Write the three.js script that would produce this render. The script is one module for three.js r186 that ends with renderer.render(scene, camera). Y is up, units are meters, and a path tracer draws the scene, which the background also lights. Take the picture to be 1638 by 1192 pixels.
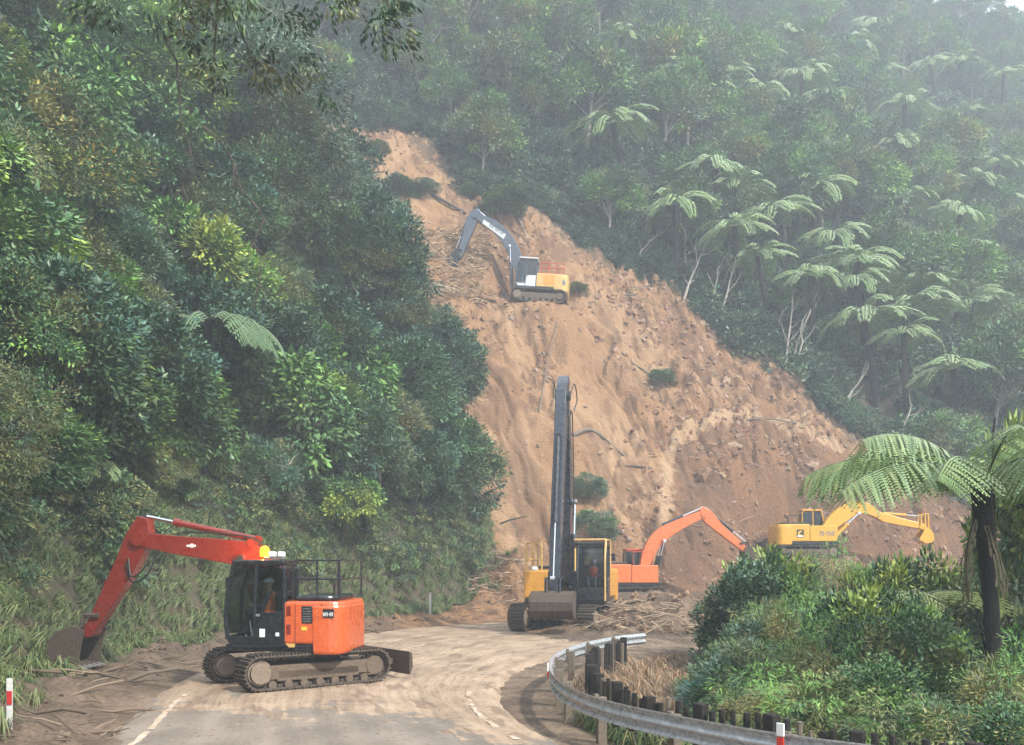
import * as THREE from 'three';
import { mergeGeometries } from 'three/addons/utils/BufferGeometryUtils.js';
import { MarchingCubes } from 'three/addons/objects/MarchingCubes.js';
import { RoundedBoxGeometry } from 'three/addons/geometries/RoundedBoxGeometry.js';
import { createNoise2D, createNoise3D } from 'simplex-noise';

// ------------------------------------------------------------------ camera, sky, sun, exposure
const scene = new THREE.Scene();
const camera = new THREE.PerspectiveCamera(2 * Math.atan(900 / 1500) * 180 / Math.PI, 1638 / 1800, 0.1, 900);
camera.position.set(0, 2.8, 0);                       // looks level along -z; the lens is shifted up
camera.setViewOffset(1638, 1800, 0, 0, 1638, 1192);
const renderer = new THREE.WebGLRenderer({ antialias: true });
renderer.toneMapping = THREE.LinearToneMapping;
renderer.toneMappingExposure = 1.8;
renderer.shadowMap.enabled = true;
{
  const w = 64, h = 32, data = new Float32Array(w * h * 4);
  for (let y = 0; y < h; y++) for (let x = 0; x < w; x++) {
    const el = (y + 0.5) / h * 2 - 1, o = (y * w + x) * 4, k = 1.36 + 0.18 * Math.max(0, el);
    data[o] = 0.80 * k; data[o + 1] = 0.88 * k; data[o + 2] = 0.98 * k; data[o + 3] = 1;
  }
  const sky = new THREE.DataTexture(data, w, h, THREE.RGBAFormat, THREE.FloatType);
  sky.mapping = THREE.EquirectangularReflectionMapping; sky.magFilter = THREE.LinearFilter; sky.needsUpdate = true;
  scene.background = sky; scene.environment = sky;
}
const sun = new THREE.DirectionalLight(new THREE.Color(1, 0.95, 0.86), 4.7);
sun.position.set(80, 112, 32); sun.target.position.set(0, 8, -45);
sun.castShadow = true; sun.shadow.radius = 5; sun.shadow.mapSize.set(4096, 4096);
Object.assign(sun.shadow.camera, { left: -110, right: 110, top: 110, bottom: -110, near: 1, far: 400 });
scene.add(sun, sun.target);
scene.fog = new THREE.FogExp2(new THREE.Color(0.84, 0.92, 1.0), 0.0025);

// ------------------------------------------------------------------ helpers
function rng(seed) { let a = seed >>> 0; return () => { a = (a + 0x6D2B79F5) | 0; let t = Math.imul(a ^ (a >>> 15), 1 | a); t = (t + Math.imul(t ^ (t >>> 7), 61 | t)) ^ t; return ((t ^ (t >>> 14)) >>> 0) / 4294967296; }; }
const N2 = createNoise2D(rng(11)), N3 = createNoise3D(rng(12));
const fbm = (x, y, o = 4) => { let s = 0, a = 0.5, f = 1; for (let i = 0; i < o; i++) { s += a * N2(x * f + i * 17.3, y * f - i * 9.1); a *= 0.5; f *= 2.03; } return s; };
const clamp = (v, a, b) => Math.min(b, Math.max(a, v)), lerp = (a, b, t) => a + (b - a) * t;
const smooth = (a, b, v) => { const t = clamp((v - a) / (b - a), 0, 1); return t * t * (3 - 2 * t); };
const V = (x, y, z) => new THREE.Vector3(x, y, z);
const counts = {};
function numbered(n) { const k = counts[n] = (counts[n] ?? -1) + 1; return k ? n + '_' + String(k).padStart(3, '0') : n; }
function tag(o, label, category, group, kind) { o.userData = { ...o.userData }; if (label) o.userData.label = label; if (category) o.userData.category = category; if (group) o.userData.group = group; if (kind) o.userData.kind = kind; return o; }
function thing(name, label, category, group) { const g = new THREE.Group(); g.name = numbered(name); scene.add(g); return tag(g, label, category, group); }
function mesh(name, geo, mat, parent) { const m = new THREE.Mesh(geo, mat); m.castShadow = m.receiveShadow = true; m.name = parent === scene ? numbered(name) : name; parent.add(m); return m; }
function structure(name, geo, mat, label, category) { const m = mesh(name, geo, mat, scene); tag(m, label, category, null, 'structure'); return m; }
// where a spot of the photograph lies, d metres ahead of the camera
const at = (px, py, d) => V((px - 819) * d / 1500, 2.8 + (900 - py) * d / 1500, -d);
const project = (p) => [819 + 1500 * p.x / -p.z, 900 - 1500 * (p.y - 2.8) / -p.z];
const mix3 = (a, b, t) => [lerp(a[0], b[0], t), lerp(a[1], b[1], t), lerp(a[2], b[2], t)];

function tileNoise(size, fn) {   // grey tileable texture made of wrapped noise
  const d = new Uint8Array(size * size * 4);
  for (let y = 0; y < size; y++) for (let x = 0; x < size; x++) {
    const v = clamp(fn(x / size, y / size), 0, 1) * 255, o = (y * size + x) * 4;
    d[o] = d[o + 1] = d[o + 2] = v; d[o + 3] = 255;
  }
  const t = new THREE.DataTexture(d, size, size); t.magFilter = THREE.LinearFilter; t.wrapS = t.wrapT = THREE.RepeatWrapping; t.needsUpdate = true; return t;
}
const ring = (u, v, f, s) => { const a = u * 6.28318, b = v * 6.28318, r = f / 6.28318; return N3(Math.cos(a) * r + s, Math.sin(a) * r + Math.cos(b) * r * 1.01, Math.sin(b) * r - s); };
const ringFbm = (u, v, f, s, o = 4) => { let t = 0, a = 0.5; for (let i = 0; i < o; i++) { t += a * ring(u, v, f, s + i * 7); f *= 2.1; a *= 0.55; } return t; };
const earthBump = tileNoise(512, (u, v) => 0.5 + 0.55 * ringFbm(u, v, 9, 1, 5));
const grainMap = tileNoise(512, (u, v) => 0.84 + 0.17 * ringFbm(u, v, 14, 3, 5)); grainMap.colorSpace = THREE.SRGBColorSpace;
const dirtMap = tileNoise(256, (u, v) => 0.88 + 0.17 * ringFbm(u, v, 6, 5, 5)); dirtMap.colorSpace = THREE.SRGBColorSpace;
const paintMap = (() => {   // paint with flecks of dried mud
  const n = 512, d = new Uint8Array(n * n * 4);
  for (let y = 0; y < n; y++) for (let x = 0; x < n; x++) { const u = x / n, v = y / n, o = (y * n + x) * 4, f = ringFbm(u, v, 26, 2, 4), g = ringFbm(u, v, 5, 6, 3), m = 0.7 * smooth(0.30, 0.44, f + 0.5 * g), k = 0.94 + 0.1 * g; d[o] = 255 * lerp(k, 0.62, m); d[o + 1] = 255 * lerp(k, 0.60, m * 0.9); d[o + 2] = 255 * lerp(k, 0.66, m * 0.8); d[o + 3] = 255; }
  const t = new THREE.DataTexture(d, n, n); t.magFilter = THREE.LinearFilter; t.wrapS = t.wrapT = THREE.RepeatWrapping; t.colorSpace = THREE.SRGBColorSpace; t.needsUpdate = true; return t;
})();
const roughMap = tileNoise(256, (u, v) => 0.72 + 0.5 * ringFbm(u, v, 5, 9, 4));
const rep = (t, r) => { const c = t.clone(); c.repeat.set(r, r); c.needsUpdate = true; return c; };

const std = (r, g, b, rough = 0.7, extra = {}) => new THREE.MeshStandardMaterial({ color: new THREE.Color().setRGB(r, g, b), roughness: rough, ...extra });
const vcol = (rough, extra = {}) => new THREE.MeshStandardMaterial({ vertexColors: true, roughness: rough, ...extra });
const earthMat = vcol(0.95, { map: rep(grainMap, 0.5), bumpMap: rep(earthBump, 0.45), bumpScale: 0.06 });
const roadMat = vcol(0.86, { map: rep(grainMap, 0.9), bumpMap: rep(earthBump, 1.3), bumpScale: 0.012 });

function limb(pts, radii, sides = 6, cap = true) {   // tapered round tube through points
  const pos = [], idx = [], uv = [], n = pts.length; let len = 0;
  const up = V(0.13, 0.2, 0.97).normalize();
  for (let i = 0; i < n; i++) {
    const t = pts[Math.min(n - 1, i + 1)].clone().sub(pts[Math.max(0, i - 1)]).normalize();
    const a = t.clone().cross(Math.abs(t.dot(up)) > 0.95 ? V(1, 0, 0) : up).normalize(), b = t.clone().cross(a);
    if (i) len += pts[i].distanceTo(pts[i - 1]);
    for (let k = 0; k <= sides; k++) {
      const w = k / sides * Math.PI * 2, c = Math.cos(w) * radii[i], s = Math.sin(w) * radii[i];
      pos.push(pts[i].x + a.x * c + b.x * s, pts[i].y + a.y * c + b.y * s, pts[i].z + a.z * c + b.z * s); uv.push(k / sides * radii[0] * 6, len);
      if (i < n - 1 && k < sides) { const o = i * (sides + 1) + k; idx.push(o, o + 1, o + sides + 1, o + 1, o + sides + 2, o + sides + 1); }
    }
  }
  if (cap) for (const e of [0, n - 1]) { const c = pos.length / 3; pos.push(pts[e].x, pts[e].y, pts[e].z); uv.push(0, 0); for (let k = 0; k < sides; k++) { const o = e * (sides + 1) + k; e ? idx.push(o, o + 1, c) : idx.push(o + 1, o, c); } }
  const g = new THREE.BufferGeometry();
  g.setAttribute('position', new THREE.Float32BufferAttribute(pos, 3)); g.setAttribute('uv', new THREE.Float32BufferAttribute(uv, 2)); g.setIndex(idx); g.computeVertexNormals(); return g;
}
const merge = (list) => mergeGeometries(list.map((g) => { const c = g.index ? g.toNonIndexed() : g; for (const k of Object.keys(c.attributes)) if (!['position', 'normal', 'uv'].includes(k)) c.deleteAttribute(k); return c; }));

// grid surface over plan coordinates (x, d = -z)
function field(x0, x1, d0, d1, step, height, colour, keep) {
  const nx = Math.round((x1 - x0) / step), nd = Math.round((d1 - d0) / step), pos = new Float32Array((nx + 1) * (nd + 1) * 3), col = new Float32Array(pos.length), uv = new Float32Array((nx + 1) * (nd + 1) * 2), idx = [];
  const ok = keep ? new Uint8Array((nx + 1) * (nd + 1)) : null;
  for (let j = 0; j <= nd; j++) for (let i = 0; i <= nx; i++) {
    const n = j * (nx + 1) + i, x = x0 + i * (x1 - x0) / nx, d = d0 + j * (d1 - d0) / nd, y = height(x, d);
    pos[n * 3] = x; pos[n * 3 + 1] = y; pos[n * 3 + 2] = -d; uv[n * 2] = x; uv[n * 2 + 1] = d * 0.75 + y * 0.75;
    const c = colour(x, d, y); col[n * 3] = c[0]; col[n * 3 + 1] = c[1]; col[n * 3 + 2] = c[2];
    if (ok) ok[n] = keep(x, d) ? 1 : 0;
  }
  for (let j = 0; j < nd; j++) for (let i = 0; i < nx; i++) {
    const a = j * (nx + 1) + i, b = a + 1, c = a + nx + 1, e = c + 1;
    if (!ok || ok[a] + ok[b] + ok[c] + ok[e] > 0) idx.push(a, b, c, b, e, c);
  }
  const g = new THREE.BufferGeometry();
  g.setAttribute('position', new THREE.BufferAttribute(pos, 3)); g.setAttribute('color', new THREE.BufferAttribute(col, 3)); g.setAttribute('uv', new THREE.BufferAttribute(uv, 2)); g.setIndex(idx); g.computeVertexNormals(); return g;
}
function nearest(poly, x, d) {   // [distance, side (+ = left of travel), along]
  let best = 1e9, side = 1, along = 0, run = 0;
  for (let i = 0; i < poly.length - 1; i++) {
    const [ax, ad] = poly[i], [bx, bd] = poly[i + 1], ux = bx - ax, ud = bd - ad, L2 = ux * ux + ud * ud, t = clamp(((x - ax) * ux + (d - ad) * ud) / L2, 0, 1);
    const qx = ax + ux * t - x, qd = ad + ud * t - d, q = qx * qx + qd * qd;
    if (q < best - 1e-9) { best = q; side = Math.sign(ux * (d - ad) - ud * (x - ax)) || 1; along = run + t * Math.sqrt(L2); }
    run += Math.sqrt(L2);
  }
  return [Math.sqrt(best), side, along];
}
const curve2 = (pts, n) => { const c = new THREE.CatmullRomCurve3(pts.map(([x, d]) => V(x, 0, d)), false, 'centripetal'); return c.getSpacedPoints(n).map((p) => [p.x, p.z]); };

// ------------------------------------------------------------------ the lie of the land (plan: x to the right, d ahead)
const slipPlane = (x, d) => -65.7 + 1.246 * d - 0.408 * x;
const slipAt = (px, py) => { const kx = (px - 819) / 1500, ky = (900 - py) / 1500, d = 68.5 / (1.246 - 0.408 * kx - ky); return [kx * d, d]; };
const toe = curve2([[-6.6, -30], [-7.0, 4], [-8.2, 13], [-9.7, 17], [-10.6, 21], [-11.0, 25], [-10.1, 31], [-7.6, 38], [-4.7, 43.5], [-1.9, 48], [-0.5, 52], [-1.4, 57], [-5.2, 63], [-11.2, 70], [-16.6, 77], [-20.4, 84], [-22, 95], [-22, 140]], 90);
const intoBank = (x, d) => { const [q, s] = nearest(toe, x, d); return q * s; };     // metres into the left hill from its foot
const edgePts = [[545, 196], [600, 200], [650, 205], [705, 262], [775, 318], [850, 332], [905, 372], [960, 412], [1030, 432], [1070, 470], [1115, 512], [1200, 566], [1255, 600], [1300, 650], [1350, 700], [1405, 742], [1480, 775], [1560, 820], [1660, 880]];
const slipEdge = edgePts.map(([a, b]) => slipAt(a, b));
const pastEdge = (x, d) => { const [q, s] = nearest(slipEdge, x, d); return q * s; }; // metres into the forest
const track = [[1062, 850], [1066, 790], [1072, 725], [1095, 706], [1140, 694], [1195, 684], [1262, 700], [1322, 728], [1385, 752]].map(([a, b]) => slipAt(a, b));
const pads = [];   // level stands under the machines: x, d, y, radius
pads.push([2.06, 71.6, 22.3, 2.7], [18.9, 61, 3.05, 3.4], [6.8, 54, 0.5, 3.6]);
function hillBase(x, d) {
  const p = slipPlane(x, d), k = 1.6; const h = 0.5 * (p + Math.sqrt(p * p + k * k)) - 0.05, top = 122; return h < top - 14 ? h : top - 14 * Math.exp(-(h - top + 14) / 14); // the crest rolls over
}
function slipHeight(x, d) {
  let h = hillBase(x, d);
  const w = smooth(0.3, 5, h);
  h += w * (1.0 * fbm(x * 0.085 + 5, d * 0.085, 3) + 0.5 * fbm(x * 0.3, d * 0.3 + 9, 3));
  const u = x * 0.95 + d * 0.31, v = d * 0.95 - x * 0.31, warp = fbm(x * 0.2, d * 0.2, 2);          // along the contour, up the fall line
  h -= w * 0.7 * Math.pow(1 - Math.abs(N2(u * 0.17 + warp * 0.7, v * 0.03 + 3)), 6);                 // rills
  h -= w * 0.28 * Math.pow(1 - Math.abs(N2(u * 0.5 + warp, v * 0.06 + 13)), 5);
  h += w * 0.30 * (1 - Math.abs(N2(u * 0.10 + 9, v * 0.55 + warp * 1.2))) * (0.3 + rubbleAmount(x, d));   // small steps across the face
  const r = rubbleAmount(x, d);
  h += w * r * (0.46 * fbm(x * 0.9, d * 0.9 + 31, 4) + 0.34 * Math.abs(fbm(x * 2.2, d * 2.2, 3)));
  h += (0.06 + 0.08 * r) * fbm(x * 1.7 + 3, d * 1.7, 3);
  const [q, s] = nearest(track, x, d);
  const inside = s < 0 ? smooth(0, 1.2, q) * (1 - smooth(9, 16, q)) : 0;
  h += 0.9 * inside * w;
  h += w * 0.75 * Math.exp(-((q / 0.75) ** 2));
  for (const [px, pd, py, pr] of pads) { const q2 = Math.hypot(x - px, (d - pd) * 1.25); h = lerp(py, h, smooth(pr * 0.75, pr * 1.6, q2)); }
  return h;
}
function rubbleAmount(x, d) {
  const n = fbm(x * 0.11 + 40, d * 0.11, 3);
  // smooth scraped clay lies low on the left of the slip, churned ground right and up
  return clamp(0.55 + n * 1.5 - 1.0 * smooth(9.5, 4.5, x) * smooth(71, 65, d) + 0.35 * smooth(6, 15, x), 0, 1);
}
function bankHeight(x, d) {
  const s = intoBank(x, d); const base = d > 44 ? Math.max(0, hillBase(x, d) - 0.02) : 0;
  if (s <= 0) return base - 0.35 + 0.5 * Math.max(s, -0.7);
  const g = s < 1.6 ? 2.1 * s : 3.36 + 1.62 * (s - 1.6);
  const cap = g > 26 ? 26 + (g - 26) * 0.45 : g;
  const back = smooth(52, 66, d);
  return Math.min(104 + fbm(x * .1, d * .1, 2), base - 0.35 + lerp(cap, Math.min(cap, 5 + 0.25 * cap), back) + Math.min(1, s * 0.6) * (0.8 * fbm(x * 0.22, d * 0.22, 3) + 0.3 * fbm(x * 0.8, d * 0.8, 3)));
}
const forestHeight = (x, d) => hillBase(x, d) - Math.min(12, 0.20 * Math.max(0, pastEdge(x, d) - 6)) * smooth(-5, 25, x) + 2.2 * fbm(x * 0.03 + 7, d * 0.03, 3) * smooth(2, 12, pastEdge(x, d)) + 0.4 * fbm(x * 0.3, d * 0.3, 2) - 1.5 * smooth(4.5, 0.5, pastEdge(x, d));
const rail = curve2([[12.5, 4.2], [8.6, 7.0], [6.2, 8.9], [4.15, 10.55], [3.2, 11.4], [2.33, 12.55], [1.42, 14.1], [0.92, 15.9], [0.76, 18.1], [1.0, 21.2], [1.75, 23.8], [3.05, 26.4], [3.9, 27.4]], 80);
const beyondRail = (x, d) => { const [q, s] = nearest(rail, x, d); return d > 27.4 && x < 3.9 + (d - 27.4) * 1.0 ? -1 : -q * s; };   // metres outside the road on the right
function vergeHeight(x, d) {
  const r = beyondRail(x, d), s = intoBank(x, d);
  let h = -0.03 + 0.03 * fbm(x * 0.7, d * 0.7, 3);
  if (r > 0.3) h -= Math.min(2.2, (r - 0.3) * 0.34) - 0.18 * fbm(x * 0.5, d * 0.5, 3);
  if (s > -3.4) h += smooth(-3.2, -0.3, s) * (0.42 + 0.5 * fbm(x * 0.45 + 3, d * 0.45, 4)) + 0.10 * smooth(-3.2, -2, s) * fbm(x * 2.4, d * 2.4, 3);
  const heap = Math.exp(-(((x - 6.3) / 3.6) ** 2) - (((d - 37.5) / 3.9) ** 2));
  h += heap * (1.3 + 1.0 * fbm(x * 0.6, d * 0.6 + 8, 4));
  const heap2 = Math.exp(-(((x - 0.2) / 2.6) ** 2) - (((d - 50.5) / 4) ** 2));
  h += heap2 * (2.6 + 1.2 * fbm(x * 0.6, d * 0.6 + 18, 4));
  const heap3 = Math.exp(-(((x + 10.6) / 1.6) ** 2) - (((d - 22.2) / 2.4) ** 2));
  h -= heap3 * 0.15;
  return h;
}
// ------------------------------------------------------------------ ground, road, bank, slip and forest hill
const clay = [0.37, 0.200, 0.092], clayPale = [0.46, 0.285, 0.155], clayDark = [0.135, 0.070, 0.038], clayRed = [0.27, 0.132, 0.060];
const mudTan = [0.40, 0.285, 0.19], mudBrown = [0.125, 0.083, 0.054], asphalt = [0.21, 0.18, 0.15], mossEarth = [0.075, 0.07, 0.04];
function slipColour(x, d) {
  const n = fbm(x * 0.16, d * 0.16 + 50, 4), m = fbm(x * 0.9 + 9, d * 0.9, 4), r = rubbleAmount(x, d);
  const u = x * 0.95 + d * 0.31, v = d * 0.95 - x * 0.31, st = fbm(u * 0.22 + 4, v * 0.9, 4), rill = Math.pow(1 - Math.abs(N2(u * 0.5 + fbm(x * 0.2, d * 0.2, 2), v * 0.06 + 13)), 4);
  let c = mix3(clay, clayPale, clamp(0.3 + n * 1.3 + st * 0.5, 0, 1));
  c = mix3(c, clayRed, clamp(r * 0.5 + m * 0.9 + st * 0.5 - 0.12, 0, 0.85));
  c = mix3(c, clayDark, clamp((r * 0.9 + 0.15) * (m * 1.8 + st * 1.2 - 0.12), 0, 0.8));
  c = mix3(c, clayDark, clamp(smooth(0.18, 0.5, fbm(u * 0.14 + 60, v * 0.05, 3)) * 0.5 + rill * 0.25, 0, 0.6));
  const damp = fbm(x * 0.09 + 33, d * 0.13, 3) + 0.35 * m; c = mix3(c, mix3(clayDark, clayRed, 0.35), 0.6 * smooth(0.16, 0.34, damp));
  if (r > 0.25 && m < -0.30) c = mix3(c, clayPale, smooth(-0.30, -0.5, m) * 0.8);
  const [q, s] = nearest(track, x, d), edge = q + 0.5 * m;
  if (s < 0 && q < 16) c = mix3(c, mix3(clayDark, clayRed, clamp(0.45 + m + n, 0, 1)), 0.85 * smooth(0.1, 0.6, edge) * smooth(15, 10, q + 3 * n));
  if (edge < 0.6) c = mix3(c, [0.50, 0.325, 0.185], 0.85 * smooth(0.6, 0.3, edge));
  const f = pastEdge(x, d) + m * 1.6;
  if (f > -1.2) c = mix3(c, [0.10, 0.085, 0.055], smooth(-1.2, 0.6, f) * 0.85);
  return c;
}
function vergeColour(x, d) {
  const s = intoBank(x, d), m = fbm(x * 1.1, d * 1.1, 4), n = fbm(x * 0.25 + 4, d * 0.25, 3), r = beyondRail(x, d);
  let c = mix3(mudBrown, mudTan, clamp(0.28 + m * 0.9 + n * 0.6, 0, 1));
  if (s > -3.5) c = mix3(c, mudBrown, 0.6 * smooth(-3.2, -1.5, s + m));
  if (r > 0.2) c = mix3(c, [0.12, 0.095, 0.05], smooth(0.2, 1.2, r + m));
  if (d > 34 && r <= 0.2) c = mix3(c, mix3(clay, clayDark, clamp(0.4 + m * 1.4, 0, 1)), smooth(34, 42, d + 4 * n));
  return c;
}
structure('ground', field(-260, 260, -80, 320, 20, (x, d) => -3.2, () => mossEarth), earthMat, 'dark earth in the gully below the road', 'ground');
structure('roadside_ground', field(-14, 44, -8, 58, 0.3, vergeHeight, vergeColour, (x, d) => intoBank(x, d) < 1.4), earthMat, 'muddy brown verge and rubble beside the road', 'ground');
// road: a strip between its two edges, dusty asphalt close by and clay mud beyond the machine, ridged by tyres and tracks
const roadL = curve2([[-4.2, -8], [-4.9, 4], [-5.5, 9], [-6.3, 14.5], [-7.3, 19.5], [-7.8, 25], [-7.2, 31], [-5.4, 36.5], [-2.6, 41], [2, 44.5], [9, 46.5]], 300);
const roadR = curve2([[13, 0.5], [9, 4.6], [5.4, 7.6], [2.9, 10.2], [1.6, 12.2], [0.55, 14.6], [-0.2, 17.4], [-0.45, 20.2], [-0.2, 23.4], [0.6, 26.4], [2.4, 29.6], [5.6, 32.4], [11, 34.5]], 300);
function mudOn(x, d) {   // 0 bare seal .. 1 covered in clay
  const n = fbm(x * 0.22 + 2, d * 0.3, 3), m = fbm(x * 0.55 + 20, d * 1.6, 4);
  return clamp(smooth(14.5, 21, d + 2.2 * n + 0.2 * (x + 3)) * 0.92 + smooth(-1.5, 0.2, x + 1.2 * n - 0.4 * Math.max(0, 15 - d)) * 0.35 + m * 0.35, 0, 1);
}
const roadAt = (u, v) => { const f = clamp(v, 0, 1) * (roadL.length - 1), j = Math.min(roadL.length - 2, Math.floor(f)), t = f - j; return [lerp(lerp(roadL[j][0], roadL[j + 1][0], t), lerp(roadR[j][0], roadR[j + 1][0], t), u), lerp(lerp(roadL[j][1], roadL[j + 1][1], t), lerp(roadR[j][1], roadR[j + 1][1], t), u)]; };
const roadY = (x, d) => 0.045 + mudOn(x, d) * (0.016 + 0.04 * fbm(x * 1.1, d * 1.1, 3));
const roadTex = (() => {   // u across the road, v along it: ruts and prints follow the bend
  const W = 640, Hh = 2048, col = new Uint8Array(W * Hh * 4), bmp = new Uint8Array(W * Hh * 4), enc = (v) => 255 * Math.pow(clamp(v, 0, 1), 1 / 2.2), len = 62;
  const lanes = [[0.30, 0.030, 9], [0.44, 0.030, 9], [0.58, 0.036, 14], [0.76, 0.036, 14], [0.18, 0.022, 5], [0.66, 0.016, 0], [0.86, 0.016, 0], [0.37, 0.014, 0]];   // centre, half width, bars
  for (let j = 0; j < Hh; j++) for (let i = 0; i < W; i++) {
    const u = (i + 0.5) / W * 1.06 - 0.03, v = (j + 0.5) / Hh, s = v * len, [x, d] = roadAt(u, v), o = (j * W + i) * 4, wander = 0.03 * N2(s * 0.09, 2) + 0.012 * N2(s * 0.35, 8);
    const chip = N2(x * 26, d * 26), fine = N2(x * 8 + 5, d * 8), n = fbm(x * 0.5, d * 0.4, 4), m = fbm(u * 14 + 30, s * 0.55, 4), uu = u + wander;
    const rut = N2(uu * 9, s * 0.035), rut2 = N2(uu * 30, s * 0.05 + 7), hair = N2(uu * 90, s * 0.11);
    let print = 0, line = 0; for (const [c, w, bars] of lanes) { const q = Math.abs(uu - c) / w; if (q < 1.25) { const on = smooth(-0.25, 0.15, N2(s * 0.11 + c * 40, c * 9)); if (bars && q < 1) print += on * ((((s / 0.19) + (q * 0.12)) % 1) < 0.4 ? 0.8 : -0.5); line += on * smooth(0.32, 0.0, Math.abs(q - 1)); } }
    const cover = mudOn(x, d) + 0.22 * m + 0.10 * rut2 + 0.05 * fine, mud = smooth(0.26, 0.40, cover), thick = smooth(0.35, 0.9, cover);
    const seal = mix3([0.15, 0.125, 0.10], [0.25, 0.205, 0.165], clamp(0.5 + 0.8 * n + 0.25 * chip + 0.35 * rut + 0.15 * hair, 0, 1));
    let dirt = mix3([0.215, 0.145, 0.093], [0.41, 0.30, 0.205], clamp(0.58 + 0.22 * rut + 0.15 * rut2 + 0.08 * hair + 0.55 * n + 0.30 * m + 0.06 * fine - 0.05 * print, 0, 1));
    dirt = mix3(dirt, [0.15, 0.095, 0.06], 0.35 * line * thick); dirt = mix3(dirt, [0.14, 0.09, 0.058], 0.6 * smooth(0.22, 0.42, fbm(uu * 9 + 80, s * 0.25, 3) + 0.2 * rut));
    let c = mix3(seal, dirt, mud); const clod = fbm(x * 3.1 + 70, d * 3.9, 3); if (clod > 0.40) c = mix3(c, [0.13, 0.085, 0.055], smooth(0.40, 0.46, clod) * 0.7);
    const h = 0.30 + 0.04 * chip * (1 - mud) + mud * (0.08 + 0.10 * rut + 0.07 * rut2 + 0.03 * hair + 0.06 * m + 0.03 * fine + 0.05 * print * thick - 0.08 * line) + 0.12 * smooth(0.38, 0.5, clod);
    col[o] = enc(c[0]); col[o + 1] = enc(c[1]); col[o + 2] = enc(c[2]); bmp[o] = bmp[o + 1] = bmp[o + 2] = 255 * clamp(h, 0, 1); col[o + 3] = bmp[o + 3] = 255;
  }
  return [col, bmp].map((a, k) => { const t = new THREE.DataTexture(a, W, Hh); t.magFilter = THREE.LinearFilter; if (!k) t.colorSpace = THREE.SRGBColorSpace; t.needsUpdate = true; return t; });
})();
const roadSurface = new THREE.MeshStandardMaterial({ map: roadTex[0], bumpMap: roadTex[1], bumpScale: 0.09, roughness: 0.8 });
{
  const nu = 74, nt = roadL.length - 1, pos = [], uv = [], idx = [];
  for (let j = 0; j <= nt; j++) for (let i = 0; i <= nu; i++) {
    const u = i / nu, over = u * 1.06 - 0.03, [x, d] = roadAt(over, j / nt), edge = 1 - smooth(0, 0.03, u) * (1 - smooth(0.97, 1, u));
    pos.push(x, roadY(x, d) - 0.10 * edge, -d); uv.push(u, j / nt);
    if (j < nt && i < nu) { const a = j * (nu + 1) + i; idx.push(a, a + 1, a + nu + 1, a + 1, a + nu + 2, a + nu + 1); }
  }
  const g = new THREE.BufferGeometry();
  g.setAttribute('position', new THREE.Float32BufferAttribute(pos, 3)); g.setAttribute('uv', new THREE.Float32BufferAttribute(uv, 2)); g.setIndex(idx); g.computeVertexNormals();
  structure('road', g, roadSurface, 'two-lane sealed road covered in dust and clay mud', 'road');
}
structure('bank_hillside', field(-62, 2, -24, 104, 0.8, bankHeight, (x, d, y) => { const m = fbm(x * 0.7, d * 0.7, 4), s = intoBank(x, d); return mix3(mossEarth, mix3(mudBrown, [0.2, 0.15, 0.09], clamp(m + 0.5, 0, 1)), clamp(smooth(2.2, 0.2, s + m) * 0.8, 0, 1)); }, (x, d) => intoBank(x, d) > -0.9), earthMat, 'steep bush-covered bank beside the road', 'hillside');
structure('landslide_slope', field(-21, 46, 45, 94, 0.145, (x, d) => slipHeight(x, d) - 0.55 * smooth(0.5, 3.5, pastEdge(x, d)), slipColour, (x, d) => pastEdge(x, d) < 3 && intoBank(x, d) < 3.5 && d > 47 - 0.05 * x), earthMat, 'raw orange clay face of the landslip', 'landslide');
structure('forest_hillside', field(-80, 190, 50, 200, 2, forestHeight, (x, d) => mix3(mossEarth, mudBrown, clamp(0.3 + fbm(x * .2, d * .2, 3), 0, 1)), (x, d) => pastEdge(x, d) > -4 || (x < -14 && d > 80)), earthMat, 'forested hillside rising into mist', 'hillside');

// painted edge lines, worn and broken by mud
const paintMat = new THREE.MeshStandardMaterial({ vertexColors: true, roughness: 0.8 });
function edgeLine(strip, from, to, offset, label, broken) {
  const pos = [], col = [], idx = [], r = rng(77 + from); let k = 0;
  for (let j = from; j < to; j++) {
    if (broken(roadMid(strip[j]), j)) continue;
    const [ax, ad] = strip[j], [bx, bd] = strip[j + 1], L = Math.hypot(bx - ax, bd - ad), nx = -(bd - ad) / L, nd = (bx - ax) / L;
    for (const [x, d] of [[ax, ad], [bx, bd]]) for (const o of [offset, offset + 0.10]) {
      const w = 0.025 * N2(d * 5, o * 9 + x * 3), p = fbm(x * 5, d * 3, 3), f = clamp(0.42 + 1.4 * p, 0.0, 1);
      pos.push(x + nx * (o + w), roadY(x, d) + 0.007, -(d + nd * (o + w))); col.push(...mix3(mudTan, [0.52, 0.46, 0.38], f));
    }
    idx.push(k, k + 1, k + 2, k + 1, k + 3, k + 2); k += 4;
  }
  const g = new THREE.BufferGeometry(); g.setAttribute('position', new THREE.Float32BufferAttribute(pos, 3)); g.setAttribute('color', new THREE.Float32BufferAttribute(col, 3)); g.setIndex(idx); g.computeVertexNormals();
  structure('road_edge_line', g, paintMat, label, 'road marking');
}
const roadMid = (p) => p;
edgeLine(roadL, 40, 132, -0.55, 'worn white edge line along the bank side of the road', ([x, d], j) => d < 8 || d > 20.3 || fbm(j * 0.2, 3, 3) > 0.22);
edgeLine(roadR, 60, 190, 0.42, 'muddy white edge line beside the guardrail', ([x, d], j) => d > 27.5 || d < 9 || fbm(j * 0.22 + 8, 5, 3) > 0.08);

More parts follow.
